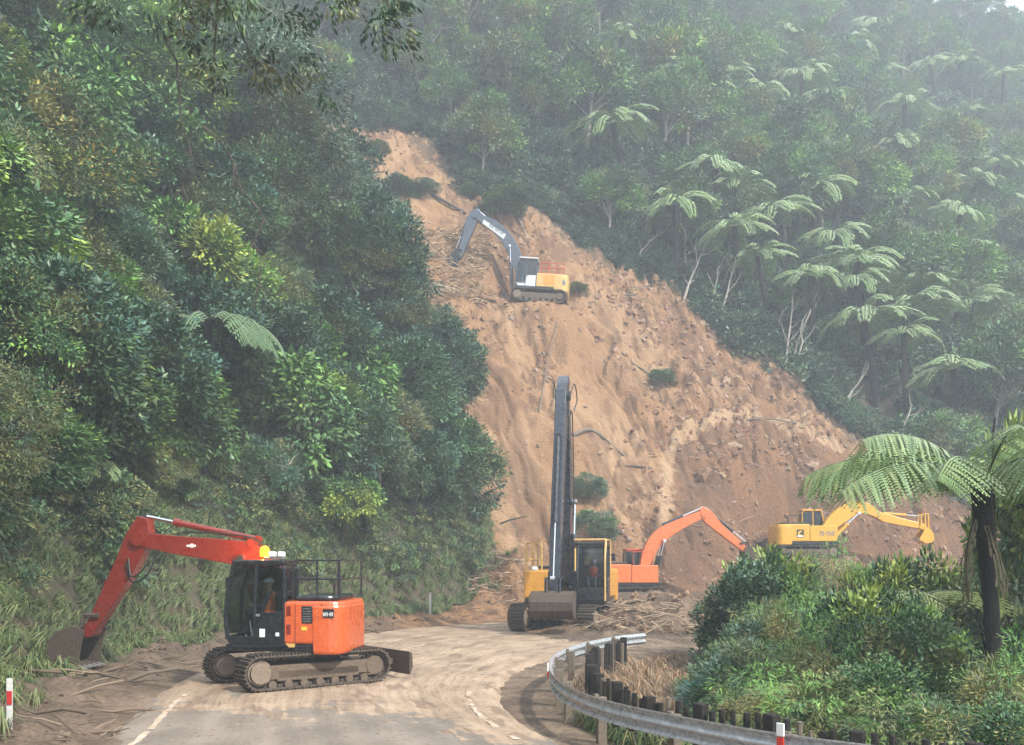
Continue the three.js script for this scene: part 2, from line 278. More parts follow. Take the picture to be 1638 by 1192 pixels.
// ------------------------------------------------------------------ foliage
class Leaves {
  constructor() { this.p = []; this.c = []; this.i = []; this.n = 0; }
  // one leaf: root, direction, side vector, length, width, colour, fold
  add(o, a, s, len, wid, c, fold = 0.25) {
    const nx = a.y * s.z - a.z * s.y, ny = a.z * s.x - a.x * s.z, nz = a.x * s.y - a.y * s.x, h = len * 0.42, w = wid * 0.5, f = wid * fold;
    this.p.push(o.x, o.y, o.z, o.x + a.x * h + s.x * w + nx * f, o.y + a.y * h + s.y * w + ny * f, o.z + a.z * h + s.z * w + nz * f,
      o.x + a.x * len, o.y + a.y * len, o.z + a.z * len, o.x + a.x * h - s.x * w + nx * f, o.y + a.y * h - s.y * w + ny * f, o.z + a.z * h - s.z * w + nz * f);
    for (let k = 0; k < 4; k++) this.c.push(c[0], c[1], c[2]);
    this.i.push(this.n, this.n + 1, this.n + 2, this.n, this.n + 2, this.n + 3); this.n += 4;
  }
  tri(a, b, c, col) { this.p.push(a.x, a.y, a.z, b.x, b.y, b.z, c.x, c.y, c.z); for (let k = 0; k < 3; k++) this.c.push(col[0], col[1], col[2]); this.i.push(this.n, this.n + 1, this.n + 2); this.n += 3; }
  build() { const g = new THREE.BufferGeometry(); g.setAttribute('position', new THREE.Float32BufferAttribute(this.p, 3)); g.setAttribute('color', new THREE.Float32BufferAttribute(this.c, 3)); g.setIndex(this.i); g.computeVertexNormals(); return g; }
}
const leafMat = new THREE.MeshPhysicalMaterial({ vertexColors: true, roughness: 0.42, specularIntensity: 0.8 });
const leafSoft = new THREE.MeshPhysicalMaterial({ vertexColors: true, roughness: 0.62 });
const frondMat = new THREE.MeshPhysicalMaterial({ vertexColors: true, roughness: 0.85, transmission: 0.3, thickness: 0 });
const barkMat = std(0.13, 0.105, 0.085, 0.9, { map: rep(dirtMap, 1), bumpMap: rep(earthBump, 2), bumpScale: 0.03 });
const paleBark = std(0.44, 0.39, 0.33, 0.85, { map: rep(dirtMap, 1) });
const fernBark = std(0.022, 0.017, 0.014, 0.95, { bumpMap: rep(earthBump, 6), bumpScale: 0.05 });
const dir = (r) => { const y = r() * 2 - 1, a = r() * 6.2832, q = Math.sqrt(1 - y * y); return V(q * Math.cos(a), y, q * Math.sin(a)); };
const shade = (c, r, v = 0.35) => { const k = 1 + (r() - 0.5) * 2 * v, h = (r() - 0.5) * 0.22; return [c[0] * k * (1 + h), c[1] * k, c[2] * k * (1 - h)]; };
// a crown of leaf clumps round the origin's axis: centre height cy, radii rx, ry
function crown(seed, { rx, ry, cy, clumps, leaves, len, wid, clumpR, cols, droop = 0.2, lean = 0, spread = 1 }) {
  const r = rng(seed), L = new Leaves(), tips = [], lobes = [], nl = Math.round(9 + 4 * r());
  for (let k = 0; k < nl; k++) {   // boughs first: each carries its own cushion of clumps, with gaps between
    const y = 1 - 1.55 * (k + 0.5) / nl, a = k * 2.4 + r() * 0.7, q0 = Math.sqrt(Math.max(0, 1 - y * y)), q = V(q0 * Math.cos(a), y, q0 * Math.sin(a)), f = 0.50 + 0.22 * r();
    lobes.push({ q, c: V(q.x * rx * f, cy + q.y * ry * f + lean * q.x, q.z * rx * f), R: (0.34 + 0.20 * r()), hue: shade([1, 1, 1], r, 0.28), col: cols[Math.floor(r() * cols.length)] });
  }
  for (let k = 0; k < clumps; k++) {
    const lb = lobes[Math.floor(r() * nl)], q = dir(r).addScaledVector(lb.q, 0.55).add(V(0, 0.3, 0)).normalize();
    const rad = lb.R * (0.72 + 0.38 * Math.pow(r(), 0.6)) * (1 + 0.25 * N3(q.x * 2.5 + seed, q.y * 2.5, q.z * 2.5 + k * 0.01));
    const c = V(lb.c.x + q.x * rx * rad, lb.c.y + q.y * ry * rad, lb.c.z + q.z * rx * rad); tips.push(c);
    const pick = r() < 0.6 ? lb.col : cols[Math.floor(r() * cols.length)], sh = shade(pick, r, 0.2), base = [sh[0] * lb.hue[0], sh[1] * lb.hue[1], sh[2] * lb.hue[2]], size = clumpR * (0.6 + 0.7 * r());
    const out = q.clone().setY(q.y * 0.6 + 0.25).normalize();
    for (let j = 0; j < leaves; j++) {
      const e = dir(r).multiplyScalar(size * Math.pow(r(), 0.5)); e.y *= 0.62;
      const o = c.clone().add(e), a = e.normalize().multiplyScalar(0.7 * spread).addScaledVector(out, 0.55).add(V((r() - .5) * .9, (r() - .5) * .7 - droop, (r() - .5) * .9)).normalize();
      const s = a.clone().cross(V((r() - .5) * 1.3, 1, (r() - .5) * 1.3)).normalize(), z = 0.7 + 0.6 * r();
      L.add(o, a, s, len * z, wid * z, shade(base, r, 0.28));
    }
  }
  return { geo: L.build(), tips };
}
function trunkFor(seed, tips, cy, rad, n = 9, wobble = 0.3) {
  const r = rng(seed), list = [], top = V((r() - .5) * wobble, cy * 1.05, (r() - .5) * wobble), mid = V((r() - .5) * wobble, cy * 0.5, (r() - .5) * wobble);
  list.push(limb([V(0, -1.2, 0), V(0, 0, 0), mid, top], [rad * 1.3, rad * 1.1, rad * 0.8, rad * 0.4], 7));
  for (let k = 0; k < n; k++) {
    const t = tips[Math.floor(r() * tips.length)], f = 0.45 + 0.5 * r(), s = mid.clone().lerp(top, Math.max(0, f * 1.2 - 0.4));
    const m = s.clone().lerp(t, 0.5); m.y += 0.1 * s.distanceTo(t) - 0.1; m.x += (r() - .5) * 0.3; m.z += (r() - .5) * 0.3;
    list.push(limb([s, m, t], [rad * 0.42, rad * 0.28, rad * 0.1], 5));
  }
  return merge(list);
}
const G = { dark: [0.046, 0.096, 0.040], mid: [0.099, 0.179, 0.063], bright: [0.168, 0.302, 0.059], olive: [0.182, 0.192, 0.070], grey: [0.156, 0.210, 0.129], blue: [0.070, 0.139, 0.085], lime: [0.296, 0.393, 0.073], brown: [0.202, 0.139, 0.078], gold: [0.403, 0.326, 0.078] };
const kinds = {};
function kind(key, word, crownOpt, trunkRad, bark = barkMat, mat = leafMat, n = 9, variants = 2) {
  kinds[key] = Array.from({ length: variants }, (_, v) => {
    const seed = key.length * 97 + key.charCodeAt(0) * 31 + v * 1009, c = crown(seed, crownOpt);
    return { word, crown: c.geo, trunk: trunkFor(seed + 5, c.tips, crownOpt.cy, trunkRad, n), mat, bark, h: crownOpt.cy + crownOpt.ry };
  });
}
// unit: a crown about 2 m in radius on a short stem; scaled when planted
kind('glossy', 'bright green glossy-leaved', { rx: 2.0, ry: 1.9, cy: 2.5, clumps: 190, leaves: 52, len: 0.238, wid: 0.123, clumpR: 0.48, cols: [G.bright, G.mid, G.mid, G.dark, G.lime], droop: 0.35 }, 0.12);
kind('olive', 'olive green fine-leaved', { rx: 2.0, ry: 1.7, cy: 2.3, clumps: 200, leaves: 60, len: 0.182, wid: 0.072, clumpR: 0.42, cols: [G.olive, G.mid, G.olive, G.grey], droop: 0.15 }, 0.11, barkMat, leafSoft);
kind('dark', 'dark green dense', { rx: 2.0, ry: 2.0, cy: 2.5, clumps: 190, leaves: 60, len: 0.210, wid: 0.109, clumpR: 0.46, cols: [G.dark, G.mid, G.blue, G.dark], droop: 0.2 }, 0.12);
kind('grey', 'grey-green feathery', { rx: 2.1, ry: 1.8, cy: 2.4, clumps: 210, leaves: 58, len: 0.210, wid: 0.065, clumpR: 0.42, cols: [G.grey, G.blue, G.mid, G.grey], droop: 0.1 }, 0.11, barkMat, leafSoft);
kind('strap', 'shaggy long-leaved', { rx: 1.9, ry: 1.7, cy: 2.1, clumps: 210, leaves: 56, len: 0.19, wid: 0.034, clumpR: 0.36, cols: [G.bright, G.olive, G.mid, G.grey, G.olive], droop: 0.45 }, 0.10, barkMat, leafSoft);
kind('bigLeaf', 'broad-leaved', { rx: 1.9, ry: 1.8, cy: 2.2, clumps: 120, leaves: 26, len: 0.30, wid: 0.17, clumpR: 0.5, cols: [G.mid, G.bright, G.mid, G.dark], droop: 0.5 }, 0.11);
kind('far', 'blue-green round-crowned', { rx: 3.0, ry: 2.3, cy: 5.2, clumps: 170, leaves: 46, len: 0.34, wid: 0.16, clumpR: 0.72, cols: [G.mid, G.grey, G.olive, G.mid, G.bright], droop: 0.12 }, 0.17, paleBark, leafSoft, 11, 3);
kind('pale', 'pale green spreading', { rx: 3.2, ry: 1.8, cy: 5.4, clumps: 150, leaves: 46, len: 0.34, wid: 0.14, clumpR: 0.75, cols: [G.grey, G.olive, G.bright, G.mid], droop: 0.2 }, 0.16, paleBark, leafSoft, 12, 2);
const planted = [];
function plant(key, p, scale, turn, name, label, category, group, stretch = 1, tilt = 0) {
  const k = kinds[key][planted.length % kinds[key].length], t = thing(name, label, category, group);
  t.position.copy(p); t.rotation.set(0, turn, tilt, 'ZXY'); t.scale.set(scale, scale * stretch, scale);
  mesh('trunk', k.trunk, k.bark, t); mesh('crown', k.crown, k.mat, t); planted.push(t); return t;
}
// ferns: a frond arches out along +x; every leaflet is a toothed blade
function frond(seed, { len, rise, fall, width, pairs, teeth, cols, hang = 0.35 }) {
  const r = rng(seed), L = new Leaves(), pts = [], n = 12; let x = 0, y = 0;
  for (let i = 0; i <= n; i++) { const t = i / n, ang = lerp(rise, -fall, Math.pow(t, 0.9)); pts.push(V(x, y, 0.10 * len * t * t * Math.sin(seed))); x += Math.cos(ang) * len / n; y += Math.sin(ang) * len / n; }
  const path = new THREE.CatmullRomCurve3(pts), c0 = cols[Math.floor(r() * cols.length)];
  for (let i = 0; i < pairs; i++) {
    const t = 0.10 + 0.9 * (i + 0.5) / pairs, o = path.getPointAt(t), tan = path.getTangentAt(t), w = width * Math.pow(Math.sin(Math.PI * Math.min(1, 0.08 + 0.92 * Math.pow(1 - (t - 0.10) / 0.9, 0.75) * 0.86 + 0.02)), 0.85) * (0.84 + 0.3 * r());
    for (const s of [-1, 1]) {
      const side = V(0, 0, s), a = side.clone().multiplyScalar(0.9).addScaledVector(tan, 0.42).add(V((r() - .5) * .22, -hang * (0.6 + 0.8 * r()), 0)).normalize(), up = tan.clone().cross(side).multiplyScalar(-s), col = shade(c0, r, 0.16);
      const droop = (q) => o.clone().addScaledVector(a, w * q).add(V(0, -hang * 0.35 * w * q * q, 0));
      const along = tan.clone(), pw = len / pairs * 0.92;
      for (let k = 0; k < teeth; k++) {
        const q0 = k / teeth, q1 = (k + 0.75) / teeth, base = droop(q0), mid = droop(q1), z = pw * (1.05 - 0.5 * q0);
        for (const e of [-1, 1]) L.tri(base, mid, base.clone().lerp(mid, 0.75).addScaledVector(along, e * z).addScaledVector(up, -0.12 * z), col);
      }
      L.tri(droop(0.97), droop(0.8).addScaledVector(along, pw * 0.15), droop(0.8).addScaledVector(along, -pw * 0.15), col);
    }
  }
  const rac = limb(Array.from({ length: 9 }, (_, i) => path.getPointAt(i / 8)), Array.from({ length: 9 }, (_, i) => len * (0.0085 - 0.0068 * i / 8)), 5);
  return { leaf: L.build(), rachis: rac };
}
const F = { fresh: [0.18, 0.27, 0.085], pale: [0.25, 0.34, 0.15], deep: [0.055, 0.115, 0.04], yellow: [0.27, 0.33, 0.08] };
function fernTrunk(h, r0, lean, seed) {
  const r = rng(seed), pts = [], rad = []; for (let i = 0; i <= 10; i++) { const t = i / 10; pts.push(V(lean * t * t, -1 + (h + 1) * t, 0.1 * Math.sin(t * 3))); rad.push(r0 * (1.25 - 0.5 * t + 0.12 * (r() - .5) + (t > 0.88 ? 0.35 : 0))); }
  const list = [limb(pts, rad, 10)];
  for (let k = 0; k < 150; k++) {   // stubs of old frond stalks
    const t = 0.25 + 0.75 * r(), a = r() * 6.28, c = V(lean * t * t, -1 + (h + 1) * t, 0), q = V(Math.cos(a), 0, Math.sin(a)), R = r0 * (1.2 - 0.5 * t);
    list.push(limb([c.clone().addScaledVector(q, R * 0.8), c.clone().addScaledVector(q, R * 1.25).add(V(0, 0.10 + 0.1 * r(), 0))], [r0 * 0.12, r0 * 0.07], 4));
  }
  return merge(list);
}
function farFernCrown(seed, n = 19) {
  const r = rng(seed), geos = [], racs = [];
  for (let k = 0; k < n; k++) {
    const f = frond(seed + k, { len: 2.3 + 1.0 * r(), rise: 0.35 + 0.6 * r(), fall: 0.7 + 0.7 * r(), width: 0.55, pairs: 16, teeth: 2, cols: [F.fresh, F.pale, F.fresh], hang: 0.3 });
    f.leaf.rotateX((r() - .5) * 0.5).rotateY(k / n * 6.283 + r() * 0.4); geos.push(f.leaf);
  }
  return mergeGeometries(geos);
}
const farFerns = [301, 402, 503].map((s) => farFernCrown(s)), farFernTrunk = fernTrunk(4.2, 0.16, 0.1, 9);
function plantFern(p, scale, turn, label, group, tall = 1) {
  const t = thing('tree_fern', label, 'tree fern', group); t.position.copy(p); t.rotation.set(0.22 * Math.sin(turn * 3), turn, 0.2 * Math.cos(turn * 5), 'YXZ'); t.scale.setScalar(scale);
  const tr = mesh('trunk', farFernTrunk, fernBark, t); tr.scale.y = tall; const c = mesh('crown', farFerns[planted.length % 3], frondMat, t); c.position.set(0.1, 4.2 * tall, 0); planted.push(t); return t;
}
// ------------------------------------------------------------------ planting: bank, forest, verge
kind('nearGlossy', 'bright glossy-leaved', { rx: 2.2, ry: 2.1, cy: 2.7, clumps: 330, leaves: 54, len: 0.135, wid: 0.07, clumpR: 0.42, cols: [G.bright, G.mid, G.mid, G.dark, G.olive], droop: 0.35 }, 0.13, barkMat, leafMat, 12);
kind('nearOlive', 'dense olive-leaved', { rx: 2.2, ry: 2.0, cy: 2.6, clumps: 330, leaves: 54, len: 0.12, wid: 0.055, clumpR: 0.40, cols: [G.olive, G.mid, G.dark, G.mid, G.grey, G.olive], droop: 0.3 }, 0.13, barkMat, leafMat, 12);
const colourWord = { bigLeaf: 'bright broad-leaved', glossy: 'bright green glossy-leaved', olive: 'olive green fine-leaved', dark: 'dark green dense', grey: 'grey-green feathery', strap: 'shaggy long-leaved', nearGlossy: 'lush green glossy-leaved', nearOlive: 'olive green dense-leaved' };
{
  const r = rng(2024), spots = [];
  for (let d = 9; d < 92;) {
    const step = d < 34 ? 2.0 : 2.6;
    for (let x = -46; x < 1; x += step) {
      const X = x + (r() - .5) * step * 0.9, D = d + (r() - .5) * step * 0.9, s = intoBank(X, D);
      if (s < 1.9 || s > 26 || (D > 58 && s < 3.4)) { r(); continue; }
      if (D < 40 && s < 2.6 && r() < 0.6) continue;
      const y = bankHeight(X, D), [px, py] = project(V(X, y + 2.2, -D));
      if (px < -150 || py < -130 || px > 900) continue;
      spots.push([X, D, y, s, px, py]);
    }
    d += step;
  }
  for (const [X, D, y, s, px, py] of spots) {
    const n = N2(X * 0.13 + 3, D * 0.13), m = r();
    let key;
    if (D < 27) key = n > 0 || m < 0.3 ? 'nearGlossy' : 'nearOlive';
    else if (D < 36) key = n > 0.15 ? 'glossy' : m < 0.35 ? 'strap' : m < 0.7 ? 'olive' : 'dark';
    else if (D < 56) key = n > 0.3 ? 'olive' : m < 0.65 ? 'dark' : m < 0.85 ? 'grey' : 'glossy';
    else key = m < 0.5 ? 'grey' : m < 0.8 ? 'dark' : 'olive';
    if (D < 48 && r() < 0.14) key = 'bigLeaf';
    const sc = 0.95 * (D < 27 ? 0.8 + 0.4 * r() : 0.8 + 0.45 * r()) * (s < 3 ? 0.7 : 1);
    const where = D > 60 ? 'on the crest beside the top of the slip' : px > 640 ? (py < 560 ? 'on the spur edge facing the hillside digger' : 'at the spur foot beside the tall black boom') : px > 420 ? (py < 420 ? 'high on the spur below the slip crest' : 'in the shady hollow behind the near red digger') : py < 180 ? 'at the top of the bank under the overhanging branches' : py < 560 ? 'midway up the steep bank on the left' : 'low on the bank above the red bucket arm';
    const small = sc < 0.85;
    const t = plant(key, V(X, y - 0.15, -D), sc, r() * 6.28, small ? 'bank_shrub' : 'bank_tree', `${small ? 'small ' : ''}${colourWord[key]} ${small ? 'shrub' : 'tree'} ${where}`, small ? 'shrub' : 'tree', `${colourWord[key]} ${small ? 'shrubs' : 'trees'} ${where}`, 0.9 + 0.35 * r(), -0.1 - 0.25 * r());
  }
}
// tall trees rooted on the bank beside the camera whose boughs fill the upper corner
{
  const make = (seed, opt, base, trunkPts, name, label) => {
    const c = crown(seed, opt), t = thing(name, label, 'tree'); t.position.copy(base);
    const list = [limb(trunkPts, trunkPts.map((_, i) => 0.20 - 0.14 * i / (trunkPts.length - 1)), 8)], r = rng(seed);
    const tip = trunkPts[trunkPts.length - 1], c2 = c.geo; c2.translate(tip.x, tip.y, tip.z);
    for (let k = 0; k < 34; k++) { const q = c.tips[Math.floor(r() * c.tips.length)].clone().add(tip), s = trunkPts[trunkPts.length - 2].clone().lerp(tip, 0.3 + 0.7 * r()), m = s.clone().lerp(q, 0.55); m.y += 0.25; list.push(limb([s, m, q], [0.045, 0.028, 0.010], 5)); }
    mesh('trunk', merge(list), barkMat, t); mesh('crown', c2, leafMat, t); return t;
  };
  make(71, { rx: 3.4, ry: 2.2, cy: 0, clumps: 250, leaves: 38, len: 0.15, wid: 0.06, clumpR: 0.38, cols: [G.dark, G.mid, G.dark, G.olive], droop: 0.75 }, V(-11.6, bankHeight(-11.6, 15.5), -15.5), [V(0, -0.5, 0), V(0.3, 5, 0), V(1.4, 9.6, -0.4), V(3.4, 11.0, -0.8), V(6.7, 9.4, -1.4)], 'overhanging_tree', 'dark leafy tree whose boughs hang over the top of the picture');
  const broad = (seed, px, py, d, rx, ry, cols, label, leaf = [0.15, 0.075], clumps = 290) => {
    let D = 14; while (D < 95 && bankHeight((px - 819) * D / 1500, D) < at(px, py, D).y - ry * 0.75) D += 0.25;   // the crown rests against the slope
    const k = D / d, c = at(px, py, D), bx = c.x - 0.5 * k, bd = D + 0.5 * k, b = V(bx, bankHeight(bx, bd), -bd), q = c.clone().sub(b);
    make(seed, { rx: rx * k, ry: ry * k, cy: 0, clumps, leaves: 52, len: leaf[0] * (0.35 + 0.75 * k), wid: leaf[1] * (0.35 + 0.8 * k), clumpR: 0.46 * k, cols, droop: 0.35 }, b, [V(0, -0.8, 0), q.clone().multiplyScalar(0.3), q.clone().multiplyScalar(0.7).add(V(0.05, 0.1, 0)), q], 'canopy_tree', label);
  };
  broad(72, 95, 70, 23, 2.5, 2.3, [G.bright, G.mid, G.lime, G.mid, G.dark], 'bright green tree filling the uppermost left corner');
  broad(73, 225, 165, 24, 2.0, 1.9, [G.lime, G.bright, G.mid, G.bright], 'lime green tree below the overhanging boughs, brightest of the upper bank');
  broad(74, 60, 300, 24.5, 2.4, 2.2, [G.mid, G.olive, G.gold, G.mid, G.dark, G.olive], 'olive tree with yellowing leaves at the left picture edge');
  broad(75, 250, 345, 26.5, 2.2, 1.9, [G.olive, G.mid, G.olive, G.grey, G.dark], 'brownish olive tree beneath the lime green one');
  broad(76, 400, 170, 27, 2.6, 2.2, [G.dark, G.mid, G.grey, G.dark], 'dark tree behind the overhanging boughs', [0.14, 0.06]);
  broad(77, 90, 500, 25, 2.1, 2.0, [G.mid, G.dark, G.bright, G.olive], 'mid-green tree hanging over the bank at the left edge');
  broad(78, 330, 470, 29, 1.9, 1.7, [G.bright, G.lime, G.mid], 'fresh green tree above the drooping fern');
  broad(79, 150, 660, 25.5, 1.9, 1.7, [G.dark, G.mid, G.dark, G.bright], 'dark green tree above the raised stick of the red digger');
  broad(80, 420, 330, 31, 2.2, 1.9, [G.grey, G.olive, G.mid], 'grey-green tree beside the long bare branch', [0.13, 0.05]);
  broad(81, 520, 700, 37, 2.6, 2.6, [G.dark, G.blue, G.dark, G.mid], 'big dark tree above the near digger handrail');
  broad(82, 640, 640, 42, 2.9, 2.7, [G.dark, G.mid, G.blue], 'big dark green tree left of the tall black boom', [0.18, 0.08]);
  broad(83, 720, 760, 45, 2.6, 2.4, [G.mid, G.dark, G.blue], 'bushy tree overhanging the road beside the tall black boom', [0.18, 0.08]);
  broad(84, 600, 480, 46, 3.0, 2.4, [G.mid, G.grey, G.blue, G.olive], 'broad grey-green tree midway up the spur', [0.18, 0.07]);
  broad(85, 480, 560, 36, 2.2, 1.9, [G.mid, G.olive, G.bright], 'green tree in the hollow right of the drooping fern');
  broad(86, 20, 720, 22.5, 1.5, 1.4, [G.mid, G.bright, G.dark], 'leafy tree at the left edge above the bucket');
  // bare drooping branches under the boughs
  const r = rng(8);
  for (const [a, b, c, lab] of [[[330, 200, 17.5], [400, 320, 17.2], [425, 455, 17], 'long bare branch hanging below the overhanging boughs'], [[270, 60, 18], [300, 240, 17.6], [265, 330, 17.4], 'crooked bare branch hanging in the upper foliage']]) {
    const p = [a, b, c].map((q) => at(...q)), cv = new THREE.CatmullRomCurve3(p), list = [], pts = Array.from({ length: 9 }, (_, i) => cv.getPointAt(i / 8).add(V((r() - .5) * .3, (r() - .5) * .15, (r() - .5) * .2)));
    list.push(limb(pts, pts.map((_, i) => 0.019 - 0.0017 * i), 5));
    for (let k = 2; k < 9; k++) for (let e = 0; e < 2; e++) list.push(limb([pts[k], pts[k].clone().add(V((r() - .5) * .5, -0.15 - 0.3 * r(), (r() - .5) * .3)), pts[k].clone().add(V((r() - .5) * .9, -0.4 - 0.5 * r(), (r() - .5) * .4))], [0.011, 0.008, 0.004], 4));
    const m = mesh('bare_branch', merge(list), barkMat, scene); tag(m, lab, 'branch', 'bare branches in the boughs');
  }
}
{ // dead branches and vines caught in the bank growth
  const r = rng(66);
  [[585, 150, 'pale dead branch at the top of the spur'], [150, 240, 'grey dead branch among the yellowing leaves'], [210, 300, 'forked dead branch under the lime green tree'], [470, 210, 'dead twigs in the dark tree behind the boughs'], [560, 330, 'bleached branch on the spur below the crest'], [300, 700, 'dead branch above the red boom'], [120, 610, 'bare vine stems at the left edge'], [690, 520, 'dead branch on the spur facing the hillside digger'], [430, 770, 'pale dead branch low in the hollow'], [610, 780, 'dead stem above the near digger handrail']].forEach(([px, py, label]) => {
    let D = 16; while (D < 90 && bankHeight((px - 819) * D / 1500, D) < at(px, py, D).y - 2.0) D += 0.25; D -= 1.0;
    const o = at(px, py, D), list = [], a = r() * 6.28; let p = o.clone().add(V(-0.6, -1.2, -0.8)), dirn = V(Math.cos(a) * 0.5 + 0.3, 0.8, 0.5).normalize();
    const pts = [p.clone()]; for (let k = 0; k < 6; k++) { p = p.clone().addScaledVector(dirn, 0.45); dirn.add(V((r() - .5) * .5, (r() - .5) * .4, (r() - .5) * .4)).normalize(); pts.push(p); if (k > 1) for (let e = 0; e < 2; e++) { const q = p.clone().add(V((r() - .5) * 1.4, (r() - .2) * 0.9, (r() - .3) * 0.8)); list.push(limb([p, p.clone().lerp(q, 0.5).add(V(0, 0.08, 0)), q], [0.022, 0.014, 0.006], 4)); } }
    list.push(limb(pts, pts.map((_, i) => 0.045 - 0.005 * i), 5)); const m = mesh('dead_branch', merge(list), paleBark, scene); tag(m, label, 'branch', 'dead branches in the bank growth');
  });
}
// grass and low growth on the bank face: nobody could count it
function scatter(name, geo, mat, label, category, places) {
  const m = new THREE.InstancedMesh(geo, mat, places.length), o = new THREE.Object3D(), c = new THREE.Color(); m.name = numbered(name); m.castShadow = m.receiveShadow = true;
  places.forEach(([x, y, z, s, turn, tx = 0, tz = 0, tint], i) => { o.position.set(x, y, z); o.scale.setScalar(s); o.rotation.set(tx, turn, tz, 'ZXY'); o.updateMatrix(); m.setMatrixAt(i, o.matrix); if (tint) m.setColorAt(i, c.setRGB(...tint)); });
  scene.add(m); tag(m, label, category, null, 'stuff'); return m;
}
function tuft(seed, n, len, wid, cols, arch) {
  const r = rng(seed), L = new Leaves();
  for (let k = 0; k < n; k++) {
    const a = r() * 6.283, l = len * (0.6 + 0.6 * r()), out = V(Math.cos(a), 0, Math.sin(a)), side = V(-out.z, 0, out.x), b = out.clone().multiplyScalar(0.06 * r()), c = shade(cols[Math.floor(r() * cols.length)], r, 0.3), e = arch * (0.4 + 0.9 * r());
    const p1 = b.clone().addScaledVector(out, l * 0.28 * e).add(V(0, l * 0.6, 0)), p2 = b.clone().addScaledVector(out, l * (0.35 + 0.55 * e)).add(V(0, l * (0.85 - 0.75 * e), 0)), w = side.clone().multiplyScalar(wid / 2);
    const A = b.clone().sub(w), B = b.clone().add(w), C = p1.clone().sub(w), D = p1.clone().add(w);
    L.tri(A, B, C, c); L.tri(B, D, C, c); L.tri(C, D, p2, c);
  }
  return L.build();
}
const grassCols = [[0.11, 0.155, 0.045], [0.15, 0.17, 0.06], [0.075, 0.13, 0.035], [0.085, 0.14, 0.04], [0.21, 0.19, 0.09]];
{
  const r = rng(31), spots = [], low = [];
  for (let k = 0; k < 26000; k++) {
    const x = -24 + 25 * r(), d = 7 + 50 * r(), s = intoBank(x, d);
    if (s > -1.1 && s < 4.2) { const edge = smooth(-1.1, 0.4, s + 0.5 * N2(x, d)); if (r() < edge * (s > 2.6 ? 0.5 : 1) && Math.hypot(x + 9.7, d - 21.6) > 1.25) spots.push([x, (s < 0.2 ? Math.max(bankHeight(x, d), vergeHeight(x, d)) : bankHeight(x, d)) - 0.05, -d, 0.55 + 0.8 * r(), r() * 6.28, (r() - .5) * .5, s < -0.2 ? 0 : -0.35 - 0.5 * r()]); }
    else if (s >= 1.6 && s < 22 && r() < 0.5) low.push([x, bankHeight(x, d), -d, 0.35 + 0.35 * r(), r() * 6.28, (r() - .5) * .4, -0.3]);
  }
  scatter('bank_grass', tuft(5, 30, 0.48, 0.02, grassCols, 1.0), leafSoft, 'long drooping grass on the cut bank face', 'grass', spots);
  for (let k = 0; k < 3500; k++) { const x = -46 + 46 * r(), d = 20 + 72 * r(), s = intoBank(x, d); if (s > 1.2) low.push([x, bankHeight(x, d), -d, 0.5 + 0.5 * r(), r() * 6.28, (r() - .5) * .4, -0.3]); }
  const lowGeo = crown(900, { rx: 1.0, ry: 0.7, cy: 0.5, clumps: 34, leaves: 30, len: 0.17, wid: 0.07, clumpR: 0.3, cols: [G.mid, G.dark, G.olive, G.blue], droop: 0.4 }).geo;
  scatter('bank_undergrowth', lowGeo, leafSoft, 'low leafy undergrowth between the bank trees', 'undergrowth', low);
}
// fern on the bank with drooping fronds
function bigFern(name, label, base, h, r0, lean, n, opt, seed, yaw = 0, dead = 0) {
  const t = thing(name, label, 'tree fern'); t.position.copy(base); t.rotation.y = yaw; const r = rng(seed);
  mesh('trunk', fernTrunk(h, r0, lean, seed), fernBark, t);
  for (let k = 0; k < n; k++) {
    const o = typeof opt === 'function' ? opt(k, r) : opt, f = frond(seed * 7 + k, o), m = mesh('frond', f.leaf, frondMat, t); m.position.set(lean, h - 0.05, 0); m.rotation.set(o.roll ?? (r() - .5) * 0.5, o.turn ?? k / n * 6.283 + r() * 0.25, 0, 'YXZ');
    mesh('stalk', f.rachis, o.stalk ?? fernStalk, m);
  }
  for (let k = 0; k < dead; k++) {
    const a = r() * 6.28, f = frond(seed * 17 + k, { len: 1.5 + 0.9 * r(), rise: -0.9, fall: 1.65, width: 0.22, pairs: 14, teeth: 2, cols: [[0.13, 0.10, 0.055], [0.17, 0.13, 0.08]], hang: 1.1 }), m = mesh('dead_frond', f.leaf, leafSoft, t); m.position.set(lean, h - 0.25, 0); m.rotation.y = a; mesh('stalk', f.rachis, fernBark, m);
  }
  return t;
}
const fernStalk = std(0.035, 0.045, 0.02, 0.7);
{
  let D = 16; while (bankHeight((322 - 819) * D / 1500, D) < at(322, 530, D).y - 1.6) D += 0.25; const b = at(326, 515, D - 5.2), fh = Math.max(1.6, b.y - bankHeight(b.x, -b.z) + 0.1); b.y -= fh;
  bigFern('tree_fern', 'tree fern with long drooping grey-green fronds on the leafy bank', b, fh, 0.14, 0.2, 14, (k, r) => ({ len: 2.9 + 0.9 * r(), rise: 0.45, fall: 1.3, width: 0.55, pairs: 26, teeth: 4, cols: [[0.10, 0.19, 0.075], [0.13, 0.22, 0.09]], hang: 0.5, turn: k < 9 ? -0.9 + k * 0.2 : k }), 41);
}
